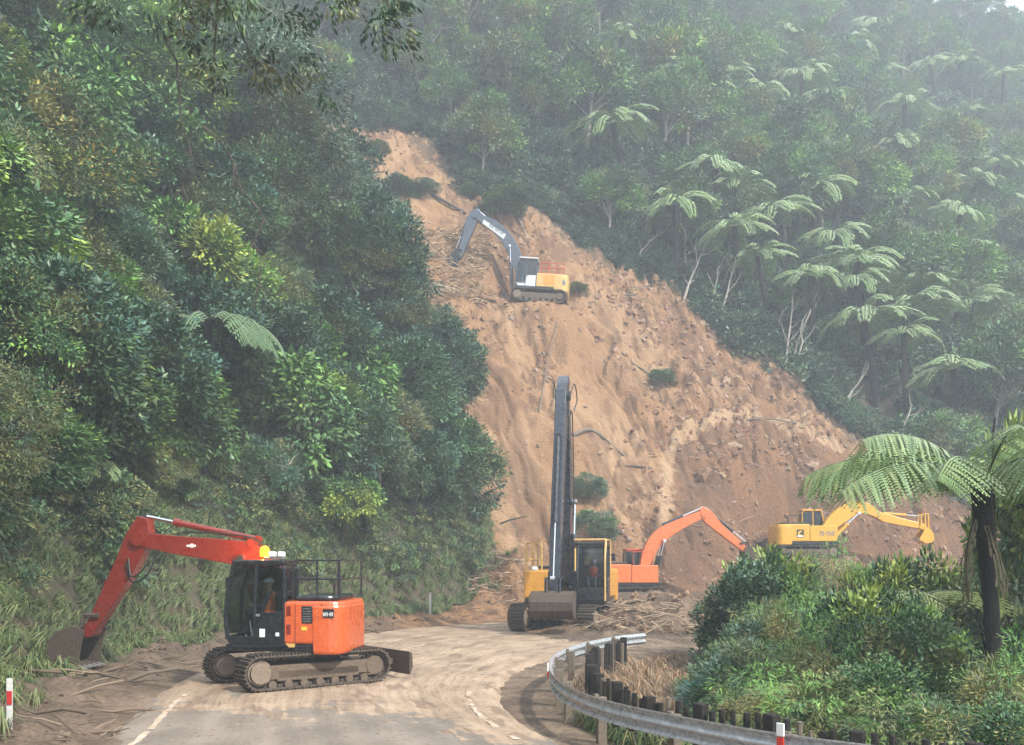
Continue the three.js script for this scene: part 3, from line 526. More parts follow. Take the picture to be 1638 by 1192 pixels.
// young ferns rooted in the bank
{
  const r = rng(123), mats = frondMat;
  [[40, 620, 'in the left edge growth'], [250, 560, 'left of the drooping fern'], [210, 430, 'under the lime green tree'], [545, 520, 'midway along the spur'], [640, 420, 'near the spur edge'], [130, 740, 'above the bucket'], [360, 420, 'above the drooping fern'], [470, 460, 'behind the drooping fern'], [300, 260, 'by the crooked branch']].forEach(([px, py, where], i) => {
    let D = 15; while (D < 90 && bankHeight((px - 819) * D / 1500, D) < at(px, py, D).y - 1.3) D += 0.25; D -= 0.7; const p = at(px, py, D), t = thing('young_fern', `young green fern ${where}`, 'fern', 'young ferns on the bank'); t.position.copy(p); t.rotation.set((r() - .5) * .5 + 0.3, r() * 6.28, -0.3, 'ZXY'); t.scale.setScalar(0.34 + 0.2 * r());
    mesh('fronds', farFerns[i % 3], mats, t); mesh('stem', limb([V(0, 0.05, 0), V(-0.3, -1.2, -0.2), V(-1.2, -2.6, -0.8)], [0.10, 0.11, 0.12], 6), fernBark, t);
  });
}
// the big fern beside the guardrail
const fernBase = V(8.0, -1.3, -15.5);
{
  const spec = [[Math.PI - 0.12, 3.05, 0.50, 0.62], [Math.PI - 0.55, 3.0, 0.55, 0.70], [Math.PI + 0.45, 3.0, 0.42, 0.80], [Math.PI + 0.95, 2.8, 0.5, 0.8], [Math.PI - 1.1, 2.7, 0.62, 0.6], [0.1, 2.9, 0.5, 0.7], [0.7, 2.8, 0.6, 0.7], [-0.6, 2.8, 0.5, 0.8], [1.3, 2.7, 0.7, 0.6], [-1.35, 2.6, 0.55, 0.9], [-1.0, 2.7, 0.75, 0.7], [Math.PI + 0.15, 2.6, 0.85, 0.5], [2.3, 2.6, 0.8, 0.5], [0.4, 2.4, 0.95, 0.4], [Math.PI + 1.4, 2.4, 0.9, 0.5]];
  bigFern('tree_fern', 'large foreground tree fern with black trunk and broad pale fronds', fernBase, 5.28, 0.14, -0.25, spec.length, (k, r) => ({ len: spec[k][1], rise: spec[k][2] + 0.24, fall: spec[k][3] - 0.08, width: 0.84, pairs: 58, teeth: 14, cols: [F.pale, F.fresh, F.pale], hang: 0.55, turn: spec[k][0], roll: (r() - .5) * 0.35 }), 52, 0, 2);
  bigFern('tree_fern', 'yellow-green tree fern behind the large black-trunked fern', V(11.9, -1.6, -19.5), 5.9, 0.17, -0.2, 15, (k, r) => ({ len: 2.3 + 0.6 * r(), rise: 0.75 + 0.3 * r(), fall: 0.6 + 0.4 * r(), width: 0.5, pairs: 24, teeth: 6, cols: [F.yellow, F.fresh], hang: 0.4 }), 63, 0.3, 4);
  bigFern('tree_fern', 'low tree fern spreading behind the verge bushes', V(9.6, -2.0, -22.5), 3.9, 0.16, 0.1, 13, (k, r) => ({ len: 2.2 + 0.5 * r(), rise: 0.5, fall: 0.6, width: 0.5, pairs: 24, teeth: 5, cols: [F.fresh, F.yellow], hang: 0.4 }), 64, 1.0, 2);
}
// bushes on the drop beyond the rail: px, top, distance, kind, words
{
  const r = rng(55), bushes = [
    [1195, 912, 26, 'dark', 'dark green bush at the corner of the verge thicket below the mid orange digger'], [1240, 884, 27, 'glossy', 'bright bush in front of the stick of the mid orange digger'], [1285, 876, 27, 'strap', 'shaggy bush directly below the yellow digger cab'], [1345, 880, 27, 'strap', 'shaggy pale bush below the yellow digger boom'],
    [1405, 884, 27, 'glossy', 'leafy green bush below the middle of the yellow boom'], [1462, 892, 26, 'glossy', 'leafy green bush below the yellow bucket'], [1525, 902, 26, 'strap', 'shaggy bush beside the black fern trunk'], [1590, 880, 25, 'olive', 'olive bush behind the black fern trunk'], [1645, 850, 25, 'grey', 'grey-green bush at the picture edge behind the ferns'],
    [1200, 985, 22, 'grey', 'grey bush at the rubble end of the verge thicket'], [1240, 955, 22, 'strap', 'long-leaved bush in the middle of the verge thicket'], [1275, 940, 21, 'strap', 'tallest long-leaved bush in the verge thicket'], [1340, 935, 21, 'glossy', 'leafy green bush in the centre of the verge thicket'], [1400, 945, 20, 'glossy', 'leafy bush behind the bright green foreground bush'],
    [1175, 1050, 20, 'grey', 'low grey bush next to the dead brown grass'], [1215, 1025, 18.5, 'grey', 'grey bush behind the timber palings'], [1250, 1010, 17.5, 'strap', 'low long-leaved bush behind the timber palings'], [1310, 1000, 17, 'strap', 'drooping pale-leaved bush beside the bright green bush'],
    [1440, 958, 16.8, 'nearGlossy', 'big bright green bush in front of the fern'], [1490, 1000, 16.6, 'nearGlossy', 'bright green bush left of the black fern trunk'], [1380, 1050, 14, 'nearGlossy', 'bright green low bush above the guardrail'], [1300, 1085, 13.6, 'strap', 'low leafy plant behind the guardrail marker'], [1555, 1135, 13.5, 'nearGlossy', 'low green bush at the foot of the fern trunk'], [1640, 1030, 14, 'strap', 'shaggy bush at the lower picture edge'], [1470, 1105, 12.6, 'strap', 'low shaggy bush just behind the guardrail'], [1205, 1080, 15, 'strap', 'small shaggy plant behind the dark palings'], [1635, 1120, 12, 'nearGlossy', 'dense bush in the lower corner behind the rail'], [1648, 690, 22, 'glossy', 'tall yellow-green bush rising above the fern at the picture edge'],
  ];
  for (const [px, py, d, key, label] of bushes) {
    const top = at(px, py, d), g = vergeHeight(top.x, d), k = kinds[key][0], sc = Math.max(0.35, (top.y - g + 0.3) / (k.h * 1.05)), wide = Math.min(sc, 0.5 + 0.2 * r());
    const t = plant(key, V(top.x, g - 0.25, -d), wide, r() * 6.28, 'verge_bush', label, 'bush', 'bushes beyond the guardrail', sc / wide);
  }
  const dry = [], green = [];
  for (let k = 0; k < 9000; k++) {
    const x = 0.8 + 15 * r(), d = 7 + 24 * r(), q = beyondRail(x, d); if (q < 0.45 || q > 9) continue;
    const n = N2(x * 0.5, d * 0.5), isDry = d > 17 && q < 3.6;
    if (isDry) { if (r() < 0.75) dry.push([x, vergeHeight(x, d) - 0.04, -d, 0.6 + 0.7 * r(), r() * 6.28, (r() - .5) * .5, (r() - .5) * .5]); } else if (r() < 0.6) green.push([x, vergeHeight(x, d) - 0.04, -d, 0.5 + 0.6 * r(), r() * 6.28, (r() - .5) * .4, (r() - .5) * .4]);
  }
  scatter('dead_grass', tuft(15, 30, 0.6, 0.014, [[0.33, 0.22, 0.13], [0.26, 0.16, 0.10], [0.38, 0.29, 0.17]], 0.8), leafSoft, 'dead brown grass behind the curve of the guardrail', 'grass', dry);
  scatter('verge_grass', tuft(16, 24, 0.75, 0.02, grassCols, 0.8), leafSoft, 'rank green grass between the verge bushes', 'grass', green);
}
// forest on the far hill
{
  const r = rng(99), ferns = [[1345, 70], [1395, 40], [1200, 150], [1130, 132], [1105, 62], [1060, 112], [1228, 178], [1500, 335], [1352, 372], [1345, 412], [1478, 442], [1422, 228], [1437, 160], [1572, 252], [1612, 312], [1402, 498], [1452, 532], [1545, 585], [1612, 545], [1330, 155], [1280, 200], [1545, 95], [1470, 70], [1600, 120], [1525, 210], [1310, 300], [1260, 330], [1240, 400], [1160, 420], [1090, 330], [1540, 400], [1590, 470], [1440, 300], [1180, 290], [1010, 190], [1160, 85], [1290, 120], [985, 60], [1500, 480], [1390, 440], [1560, 170], [1625, 215], [1225, 85], [1420, 110]];
  for (let k = 0; k < 34; k++) { const px = 1010 + 640 * r(), py = 15 + 560 * r(); if (py < 0.75 * (px - 900) + 120 + 60 && ferns.every(([a, b]) => Math.hypot(a - px, (b - py) * 1.3) > 38)) ferns.push([px, py]); }
  const taken = [];
  for (const [px, py] of ferns) {
    const kx = (px - 819) / 1500, ky = (900 - py) / 1500, hgt = 8.2, sc = 1.1 + 0.5 * r(); let d = 62; while (d < 190 && forestHeight(kx * d, d) + hgt < 2.8 + ky * d) d += 0.5;
    const x = kx * d; if (pastEdge(x, d) < 1.5 || d >= 190) continue;
    const y = forestHeight(x, d); taken.push([x, d]);
    const row = py < 130 ? 'in the hilltop mist' : py < 280 ? 'high on the forest slope' : py < 430 ? 'midway up the forest' : 'low on the forest slope', colm = px < 1180 ? 'above the slip' : px < 1400 ? 'above the yellow digger' : px < 1530 ? 'above the foreground fern' : 'by the picture edge';
    plantFern(V(x, y - 0.2, -d), sc, r() * 6.28, `pale star-shaped tree fern ${row} ${colm}`, `tree ferns ${row} ${colm}`, (7.9 / sc) / 4.2);
  }
  { // tell ferns of one stretch of slope apart by their order across it
    const sets = {}, ord = ['second', 'third', 'fourth', 'fifth', 'sixth', 'seventh', 'eighth', 'ninth', 'tenth', 'eleventh', 'twelfth'];
    for (const o of planted) if (o.name.startsWith('tree_fern')) (sets[o.userData.label] ??= []).push(o);
    for (const set of Object.values(sets)) if (set.length > 1) set.sort((a, b) => project(a.position)[0] - project(b.position)[0]).forEach((o, i) => { const w = i === 0 ? 'leftmost' : i === set.length - 1 ? 'rightmost' : `${ord[i - 1]} from left`; o.userData = { ...o.userData, label: o.userData.label.replace('pale star-shaped tree fern', `pale tree fern, ${w},`) }; });
  }
  let n = 0;
  for (let d = 58; d < 215;) {
    const step = 3.6 + (d - 58) * 0.022;
    for (let x = -34; x < 150; x += step) {
      const X = x + (r() - .5) * step * 0.8, D = d + (r() - .5) * step * 0.8, f = pastEdge(X, D), a = r(), b = r(), c = r();
      if (f < 0.9 || (X < -13 && intoBank(X, D) > 0)) continue;
      const y = forestHeight(X, D), [px, py] = project(V(X, y + 5, -D));
      if (px < 480 || px > 1760 || py < -170 || py > 940 || D < 66 && X > 40) continue;
      if (taken.some(([tx, td]) => Math.hypot(tx - X, td - 1.2 - D) < 2.3) || n >= 295) continue;
      const key = a < 0.62 ? 'far' : 'pale', edge = f < 4.5, sc = edge ? 0.68 + 0.25 * b : 0.72 + 0.5 * b;
      const row = edge ? 'leaning over the slip edge' : py < 130 ? 'in the hilltop mist' : py < 300 ? 'high on the forest slope' : py < 460 ? 'midway up the forest' : 'low on the forest slope';
      const colm = px < 760 ? 'behind the slip crest' : px < 1000 ? 'above the hillside digger' : px < 1200 ? 'above the slip' : px < 1420 ? 'above the yellow digger' : 'by the picture edge';
      plant(key, V(X, y - 0.3, -D), sc, c * 6.28, 'forest_tree', `${sc > 1.02 ? 'large ' : sc < 0.84 ? 'small ' : ''}${key === 'far' ? 'mid-green round' : 'olive green spreading'} tree ${row} ${colm}`, 'tree', `${sc > 1.02 ? 'large ' : sc < 0.84 ? 'small ' : ''}${key === 'far' ? 'mid-green round' : 'olive spreading'} trees ${row} ${colm}`, 0.9 + 0.35 * b, (a - .5) * 0.3); n++;
    }
    d += step;
  }
  console.log('forest trees', n, 'planted', planted.length);
  // low growth under the forest and along its torn edge
  const low = [];
  for (let k = 0; k < 5200; k++) { const x = -20 + 120 * r(), d = 62 + 120 * r(), f = pastEdge(x, d); if (f > 0.2) low.push([x, forestHeight(x, d) - 0.1, -d, 0.9 + 0.9 * r(), r() * 6.28]); }
  for (let k = 0; k < slipEdge.length - 1; k++) for (let j = 0; j < 60; j++) { const t = r(), x = lerp(slipEdge[k][0], slipEdge[k + 1][0], t) + 0.3 + 2.6 * r(), d = lerp(slipEdge[k][1], slipEdge[k + 1][1], t) + 0.3 + 2.6 * r(), q = pastEdge(x, d); low.push([x, Math.max(forestHeight(x, d), q < 3 ? slipHeight(x, d) - 0.55 * smooth(0.5, 3.5, q) : -9) - 0.1, -d, 0.4 + 0.5 * r(), r() * 6.28]); }
  const lowGeo = crown(901, { rx: 1.1, ry: 0.8, cy: 0.6, clumps: 36, leaves: 26, len: 0.26, wid: 0.11, clumpR: 0.36, cols: [G.mid, G.dark, G.grey, G.blue], droop: 0.3 }).geo;
  scatter('forest_undergrowth', lowGeo, leafSoft, 'dark undergrowth beneath the far forest', 'undergrowth', low);
}
// bare pale trees along the torn edge of the forest
{
  const r = rng(7), trees = [[1088, 492, 1122, 408, 'pale bare trunk leaning at the slip edge above the track end'], [1128, 508, 1150, 430, 'thin pale trunk beside the leaning one at the slip edge'], [1148, 520, 1172, 428, 'slender pale trunk third along the slip edge'], [1252, 590, 1270, 478, 'stout pale bare trunk standing highest on the slip edge'], [1262, 592, 1300, 480, 'forked pale trunk crossing behind the stout one'], [1278, 606, 1284, 512, 'upright thin trunk with a branch pointing outward'], [1338, 668, 1382, 600, 'low pale trunk leaning far over above the dark gully'], [1434, 735, 1456, 650, 'bleached dead trunk standing alone above the fern fronds'], [1000, 420, 1045, 380, 'grey bare trunk by the upper slip edge'], [1232, 560, 1252, 500, 'short grey trunk left of the stout pale one']];
  for (const [bx, by, tx, ty, label] of trees) {
    const [x, d] = slipAt(bx, by), y = slipHeight(x, d), t = thing('bare_tree', label, 'bare tree', 'bare pale trunks along the slip edge'); t.position.set(x, y - 0.2, -d);
    const top = at(tx, ty, d + 0.6).sub(t.position), L = top.length(), pts = Array.from({ length: 6 }, (_, i) => top.clone().multiplyScalar(i / 5).add(V((r() - .5) * .22, 0, (r() - .5) * .2).multiplyScalar(i ? 1 : 0)));
    pts[0].y -= 0.6;
    mesh('trunk', limb(pts, pts.map((_, i) => 0.13 - 0.018 * i), 6), paleBark, t);
    for (let k = 0; k < 5; k++) { const s = pts[2 + (k % 4)], e = s.clone().add(V((r() - .35) * 2.2, 0.4 + 1.3 * r(), (r() - .5))), m = s.clone().lerp(e, 0.5).add(V(0, -0.15, 0)); mesh('branch', limb([s, m, e], [0.05, 0.035, 0.012], 5), paleBark, t); }
  }
}
// ------------------------------------------------------------------ excavators
const paint = (r, g, b, rough = 0.42, dirt = 1) => new THREE.MeshPhysicalMaterial({ color: new THREE.Color().setRGB(r, g, b), roughness: rough, clearcoat: 0.25, clearcoatRoughness: 0.35, map: rep(paintMap, dirt * 0.8), roughnessMap: rep(roughMap, dirt) });
const M = {
  orange: paint(0.70, 0.125, 0.03), red: paint(0.22, 0.021, 0.010), peach: paint(0.80, 0.19, 0.045), yellow: paint(0.80, 0.42, 0.03), cream: paint(0.74, 0.46, 0.14), amber: paint(0.76, 0.36, 0.05),
  black: paint(0.012, 0.014, 0.018, 0.4), slate: paint(0.022, 0.027, 0.036, 0.36), navySteel: paint(0.035, 0.045, 0.062, 0.36), steelBlue: paint(0.085, 0.105, 0.135, 0.35), white: paint(0.72, 0.73, 0.72), grey: paint(0.23, 0.23, 0.22, 0.6),
  chrome: std(0.62, 0.63, 0.65, 0.22, { metalness: 1 }), rust: std(0.105, 0.074, 0.052, 0.85, { map: rep(dirtMap, 2), bumpMap: rep(earthBump, 3), bumpScale: 0.02 }), shoe: std(0.105, 0.082, 0.062, 0.85, { map: rep(dirtMap, 2) }), mudSteel: std(0.17, 0.125, 0.088, 0.9, { map: rep(dirtMap, 2) }), dustSteel: std(0.26, 0.20, 0.145, 0.9, { map: rep(dirtMap, 2) }),
  rubber: std(0.012, 0.012, 0.013, 0.55), seat: std(0.02, 0.02, 0.022, 0.9), hazard: paint(0.55, 0.07, 0.02),
  glass: new THREE.MeshPhysicalMaterial({ color: new THREE.Color().setRGB(0.36, 0.42, 0.44), transmission: 1, thickness: 0, roughness: 0.03, ior: 1.5 }),
  clear: new THREE.MeshPhysicalMaterial({ color: new THREE.Color().setRGB(0.62, 0.68, 0.70), transmission: 1, thickness: 0, roughness: 0.03, ior: 1.5 }),
  plateWhite: std(0.75, 0.76, 0.75, 0.5), plateBlack: std(0.012, 0.012, 0.014, 0.4), plateYellow: std(0.75, 0.5, 0.05, 0.5), lampGlass: std(0.8, 0.82, 0.85, 0.1),
};
const uvBox = (g) => { // uv in metres from the dominant side of each face
  const s = g.index ? g.toNonIndexed() : g; s.computeVertexNormals(); const p = s.attributes.position, n = s.attributes.normal, uv = new Float32Array(p.count * 2);
  for (let i = 0; i < p.count; i++) { const ax = Math.abs(n.getX(i)), ay = Math.abs(n.getY(i)), az = Math.abs(n.getZ(i)); if (az >= ax && az >= ay) { uv[2 * i] = p.getX(i); uv[2 * i + 1] = p.getY(i); } else if (ax >= ay) { uv[2 * i] = p.getZ(i); uv[2 * i + 1] = p.getY(i); } else { uv[2 * i] = p.getX(i); uv[2 * i + 1] = p.getZ(i); } }
  s.setAttribute('uv', new THREE.BufferAttribute(uv, 2)); return s;
};
const rbox = (x0, x1, y0, y1, z0, z1, r = 0.02) => new RoundedBoxGeometry(x1 - x0, y1 - y0, z1 - z0, 2, Math.min(r, (x1 - x0) * 0.45, (y1 - y0) * 0.45, (z1 - z0) * 0.45)).translate((x0 + x1) / 2, (y0 + y1) / 2, (z0 + z1) / 2);
function prism(pts, z0, z1, bevel = 0.015) {   // side outline in x, y pulled from z0 to z1
  const s = new THREE.Shape(pts.map(([x, y]) => new THREE.Vector2(x, y))), b = Math.min(bevel, Math.abs(z1 - z0) * 0.4);
  return uvBox(new THREE.ExtrudeGeometry(s, { depth: z1 - z0 - 2 * b, bevelEnabled: b > 0, bevelThickness: b, bevelSize: b, bevelOffset: -b, bevelSegments: 2, curveSegments: 8 }).translate(0, 0, z0 + b));
}
function slab(pts, y0, y1, bevel = 0.03) { const g = prism(pts.map(([x, z]) => [x, -z]), y0, y1, bevel); g.rotateX(-Math.PI / 2); return uvBox(g); }   // plan outline in x, z pulled up
const tube = (pts, r, sides = 6) => limb(pts.map((p) => V(...p)), pts.map(() => r), sides);
const rod = (a, b, r, sides = 10) => limb([V(...a), V(...b)], [r, r], sides);
const disc = (x, y, z0, z1, r, seg = 18) => new THREE.CylinderGeometry(r, r, z1 - z0, seg).rotateX(Math.PI / 2).translate(x, y, (z0 + z1) / 2);
function beam(pts, w, steps = 16) {   // box girder along a curved side line: points are x, y, half depth
  const c = new THREE.CatmullRomCurve3(pts.map(([x, y, h]) => V(x, y, h)), false, 'centripetal'), up = [], dn = [];
  for (let i = 0; i <= steps; i++) { const t = i / steps, p = c.getPoint(t), q = c.getTangent(t), L = Math.hypot(q.x, q.y) || 1, nx = -q.y / L, ny = q.x / L; up.push([p.x + nx * p.z, p.y + ny * p.z]); dn.unshift([p.x - nx * p.z, p.y - ny * p.z]); }
  return prism([...up, ...dn], -w / 2, w / 2, 0.018);
}
function trackGeo(L, R, w, n, thick) {
  const per = 2 * L + 2 * Math.PI * R, list = [];
  for (let k = 0; k < n; k++) {
    let s = k / n * per, x, y, a;
    if (s < L) { x = -L / 2 + s; y = R; a = 0; } else if (s < L + Math.PI * R) { const t = (s - L) / R; x = L / 2 + Math.sin(t) * R; y = Math.cos(t) * R; a = -t; } else if (s < 2 * L + Math.PI * R) { x = L / 2 - (s - L - Math.PI * R); y = -R; a = Math.PI; } else { const t = (s - 2 * L - Math.PI * R) / R; x = -L / 2 - Math.sin(t) * R; y = -Math.cos(t) * R; a = Math.PI - t; }
    const pitch = per / n, g = mergeGeometries([new THREE.BoxGeometry(pitch * 0.94, thick, w), new THREE.BoxGeometry(pitch * 0.16, thick * 1.3, w).translate(pitch * 0.25, thick, 0), new THREE.BoxGeometry(pitch * 0.16, thick * 1.3, w).translate(-pitch * 0.2, thick, 0), new THREE.BoxGeometry(pitch * 0.8, thick * 2.2, w * 0.3).translate(0, -thick * 1.5, 0)]);
    g.rotateZ(a).translate(x, y + R, 0); list.push(g);
  }
  return mergeGeometries(list);
}
const bucketSide = [[0.10, 0.10], [0.35, 0.04], [0.72, -0.22], [0.90, -0.58], [0.78, -0.92], [0.38, -1.10], [-0.22, -1.02], [-0.10, -0.30], [-0.10, 0.06]];
function bucketParts(size, width) {
  const side = bucketSide.map(([x, y]) => [x * size, y * size]), w = width / 2, shellPts = side.slice(0, 7), inner = [...shellPts].reverse().map(([x, y]) => [x * 0.94 - 0.0 + 0.01 * size, y * 0.95 - 0.015 * size]);
  const shell = merge([prism([...shellPts, ...inner], -w, w, 0.004), prism(side, w - 0.03, w + 0.005, 0.004), prism(side, -w - 0.005, -w + 0.03, 0.004), prism([[-0.16, -0.16], [0.16, -0.05], [0.22, 0.16], [-0.10, 0.16]].map(([x, y]) => [x * size, y * size]), -0.16 * size, -0.12 * size, 0.003), prism([[-0.16, -0.16], [0.16, -0.05], [0.22, 0.16], [-0.10, 0.16]].map(([x, y]) => [x * size, y * size]), 0.12 * size, 0.16 * size, 0.003)].map(uvBox));
  const ribs = []; for (let k = 0; k < 6; k++) { const z = lerp(-w + 0.1, w - 0.1, k / 5), o = side.slice(1, 6).map(([x, y]) => [x * 1.025 + 0.004, y * 1.025]); ribs.push(prism([...o, ...[...o].reverse().map(([x, y]) => [x * 0.97, y * 0.97])], z - 0.03 * size, z + 0.03 * size, 0.002)); }
  const teeth = []; for (let k = 0; k < 5; k++) { const z = lerp(-w + 0.08, w - 0.08, k / 4); teeth.push(prism([[-0.20, -1.06], [-0.18, -0.98], [-0.44, -0.97]].map(([x, y]) => [x * size, y * size]), z - 0.05 * size, z + 0.05 * size, 0.004)); }
  return { shell, teeth, ribs: merge(ribs.map(uvBox)) };
}
function excavator(o) {
  const t = thing('excavator', o.label, 'excavator', 'tracked excavators clearing the slip'); t.position.copy(o.pos); t.scale.setScalar(o.scale ?? 1); t.rotation.set(o.roll ?? 0, o.yaw, o.tilt ?? 0, 'YXZ');
  const H = new THREE.Matrix4().makeRotationY(o.house ?? 0), part = (name, geo, mat, parent = t, m = null, label) => { const g = uvBox(geo.clone ? geo.clone() : geo); if (m) g.applyMatrix4(m); const q = mesh(name, g, mat, parent); if (label) q.userData.label = label; return q; };
  const hp = (name, geo, mat, parent = t, label) => part(name, geo, mat, parent, H, label);
  // undercarriage
  const { L, R, tw, gauge } = o.under, th = 0.035 * (R / 0.38);
  for (const s of [-1, 1]) {
    const z = s * gauge / 2, tr = mesh('track', trackGeo(L, R - th, tw, o.shoes ?? 44, th).translate(0, th * 1.6, z), M.shoe, t);
    part('track_frame', merge([rbox(-L / 2, L / 2, R * 0.62, R * 1.42, z - tw * 0.30, z + tw * 0.30, 0.03), rbox(-L * 0.36, L * 0.36, R * 0.5, R * 1.15, z + s * tw * 0.2 - 0.05, z + s * tw * 0.2 + 0.13 * 1, 0.03)].map(uvBox)), M.mudSteel, tr);
    const teethR = []; for (let k = 0; k < 14; k++) teethR.push(new THREE.BoxGeometry(0.06, R * 0.16, tw * 0.2).translate(0, R * 0.70, 0).rotateZ(k / 14 * 6.283).translate(-L / 2, R + 0.02, z));
    part('drive_sprocket', merge([disc(-L / 2, R + 0.02, z - tw * 0.34, z + tw * 0.34, R * 0.56), ...teethR].map(uvBox)), M.mudSteel, tr);
    part('idler_wheel', merge([disc(L / 2, R + 0.02, z - tw * 0.3, z + tw * 0.3, R * 0.72, 24), disc(L / 2, R + 0.02, z - tw * 0.42, z + tw * 0.42, R * 0.60, 24)].map(uvBox)), M.dustSteel, tr);
    for (let k = 0; k < 7; k++) part('roller', disc(lerp(-L * 0.40, L * 0.40, k / 6), R * 0.36, z - tw * 0.36, z + tw * 0.36, R * 0.24, 12), M.mudSteel, tr);
  }
  part('undercarriage_frame', merge([rbox(-L * 0.3, L * 0.3, R * 0.75, R * 1.75, -gauge * 0.30, gauge * 0.30, 0.06), rbox(-L * 0.34, -L * 0.16, R * 0.7, R * 1.4, -gauge / 2, gauge / 2, 0.05), rbox(L * 0.16, L * 0.34, R * 0.7, R * 1.4, -gauge / 2, gauge / 2, 0.05)].map(uvBox)), M.rust);
  const h = o.h, y0 = h.y0;
  part('swing_ring', new THREE.CylinderGeometry(gauge * 0.28, gauge * 0.30, y0 - R * 1.7, 28).translate(0, (y0 + R * 1.7) / 2, 0), M.black);
  if (o.blade) { const b = part('blade', merge([prism([[-L / 2 - R - 0.52, 0.12], [-L / 2 - R - 0.60, 0.30], [-L / 2 - R - 0.58, 0.62], [-L / 2 - R - 0.50, 0.66], [-L / 2 - R - 0.50, 0.12]], -gauge / 2 - tw / 2, gauge / 2 + tw / 2, 0.01)].map(uvBox)), M.rust); part('blade_arm', merge([rbox(-L / 2 - R - 0.5, -L * 0.2, 0.32, 0.46, -0.55, -0.40), rbox(-L / 2 - R - 0.5, -L * 0.2, 0.32, 0.46, 0.40, 0.55)].map(uvBox)), M.rust, b); }
  // house
  const w = h.w / 2, cz0 = -w, cz1 = -w + h.cabW, rear = h.rear, cr = 0.35 * h.w / 2;
  hp('deck', slab([[-rear * 0.8, -w * 0.96], [h.front, -w * 0.96], [h.front, w * 0.96], [-rear * 0.8, w * 0.96]], y0, y0 + 0.16, 0.02), M.black);
  const bodyPlan = (x1, za, zb) => { const pts = []; for (let k = 0; k <= 14; k++) { const a = Math.PI / 2 + k / 14 * Math.PI, cx = -rear + cr * 1.25, ex = Math.cos(a), ez = Math.sin(a); pts.push([cx + cr * 1.25 * Math.sign(ex) * Math.pow(Math.abs(ex), 0.7), w * Math.sign(ez) * Math.pow(Math.abs(ez), 0.35)]); } return [...pts.map(([x, z]) => [x, z]), [x1, -w], [x1, w]]; };
  const body = hp('engine_body', slab(bodyPlan(h.cabX - 0.03, -w, w), y0 + 0.17, h.top, 0.06), o.body);
  hp('counterweight', slab(bodyPlan(-rear * 0.52, -w, w).map(([x, z]) => [x * 1.012, z * 1.015]), y0 - 0.06, h.cwTop, 0.07), o.cw ?? o.body, t, o.cwLabel);
  hp('side_tank', rbox(h.cabX - 0.01, h.front * 0.92, y0 + 0.17, h.sideTop, w * 0.42, w, 0.05), o.body);
  hp('engine_hood', slab(bodyPlan(h.cabX - 0.25, -w, w).map(([x, z]) => [x * 0.86, z * 0.82]), h.top + 0.002, h.top + 0.12, 0.05), o.hood ?? M.black);
  hp('exhaust_pipe', merge([rod([-rear * 0.55, h.top + 0.1, w * 0.45], [-rear * 0.55, h.top + 0.42, w * 0.45], 0.055)].map(uvBox)), M.rust);
  // cab
  const cx = h.cabX, cl = h.cabL, cy = y0 + 0.12, ch = h.cabTop - cy, prof = [[0.02, 0], [0.86, 0], [0.97, 0.10], [1.0, 0.34], [0.97, 0.62], [0.86, 0.97], [0.80, 1.0], [0.06, 1.0], [0.0, 0.94], [0.0, 0.06]].map(([a, b]) => [cx + a * cl, cy + b * ch]);
  const cp = (a, b) => [cx + a * cl, cy + b * ch], pr = o.pillar ?? 0.045, ring = (z) => tube([...prof, prof[0]].map(([x, y]) => [x, y, z]), pr, 6);
  const cab = hp('cab', merge([ring(cz0 + pr), ring(cz1 - pr), tube([[...cp(0.50, 0), cz0 + pr], [...cp(0.50, 0.5), cz0 + pr], [...cp(0.47, 1), cz0 + pr]], pr * 0.9), tube([[...cp(0.5, 0), cz1 - pr], [...cp(0.47, 1), cz1 - pr]], pr * 0.9),
    ...[[0.86, 0.97], [0.98, 0.1], [0, 0.94], [0, 0.42], [0, 0.04]].map(([a, b]) => tube([[...cp(a, b), cz0 + pr], [...cp(a, b), cz1 - pr]], pr * 0.85)), rbox(cx, cx + cl * 0.9, cy - 0.04, cy + 0.06, cz0 + 0.02, cz1 - 0.02), rbox(cx - 0.01, cx + 0.05, cy, cy + ch * 0.42, cz0 + 0.04, cz1 - 0.04, 0.01)].map(uvBox)), o.cab ?? M.black);
  hp('cab_roof', rbox(cx - 0.02, cx + cl * 0.88, h.cabTop - 0.03, h.cabTop + 0.09, cz0 - 0.01, cz1 + 0.01, 0.04), o.cabRoof ?? M.black, cab);
  const panel = hp('cab_door', merge([prism([cp(0.03, 0.03), cp(0.49, 0.03), cp(0.49, 0.40), cp(0.03, 0.42)], cz0 + 0.005, cz0 + 0.05, 0.006), prism([cp(0.52, 0.03), cp(0.84, 0.03), cp(0.93, 0.12), cp(0.52, 0.12)], cz0 + 0.005, cz0 + 0.05, 0.006)].map(uvBox)), o.cabSide ?? o.cab ?? M.black, cab);
  hp('cab_far_panel', prism([cp(0.03, 0.03), cp(0.84, 0.03), cp(0.95, 0.16), cp(0.95, 0.30), cp(0.03, 0.38)], cz1 - 0.05, cz1 - 0.005, 0.006), o.cabSide ?? o.cab ?? M.black, cab);
  const gl = o.glass ?? M.glass;
  for (const z of [cz0 + pr, cz1 - pr]) { hp('side_window', prism([cp(0.04, 0.44), cp(0.47, 0.42), cp(0.45, 0.95), cp(0.05, 0.95)], z - 0.004, z + 0.004, 0), gl, cab); hp('door_window', prism([cp(0.54, 0.15), cp(0.93, 0.15), cp(0.96, 0.34), cp(0.93, 0.60), cp(0.83, 0.95), cp(0.51, 0.95)], z - 0.004, z + 0.004, 0), gl, cab); }
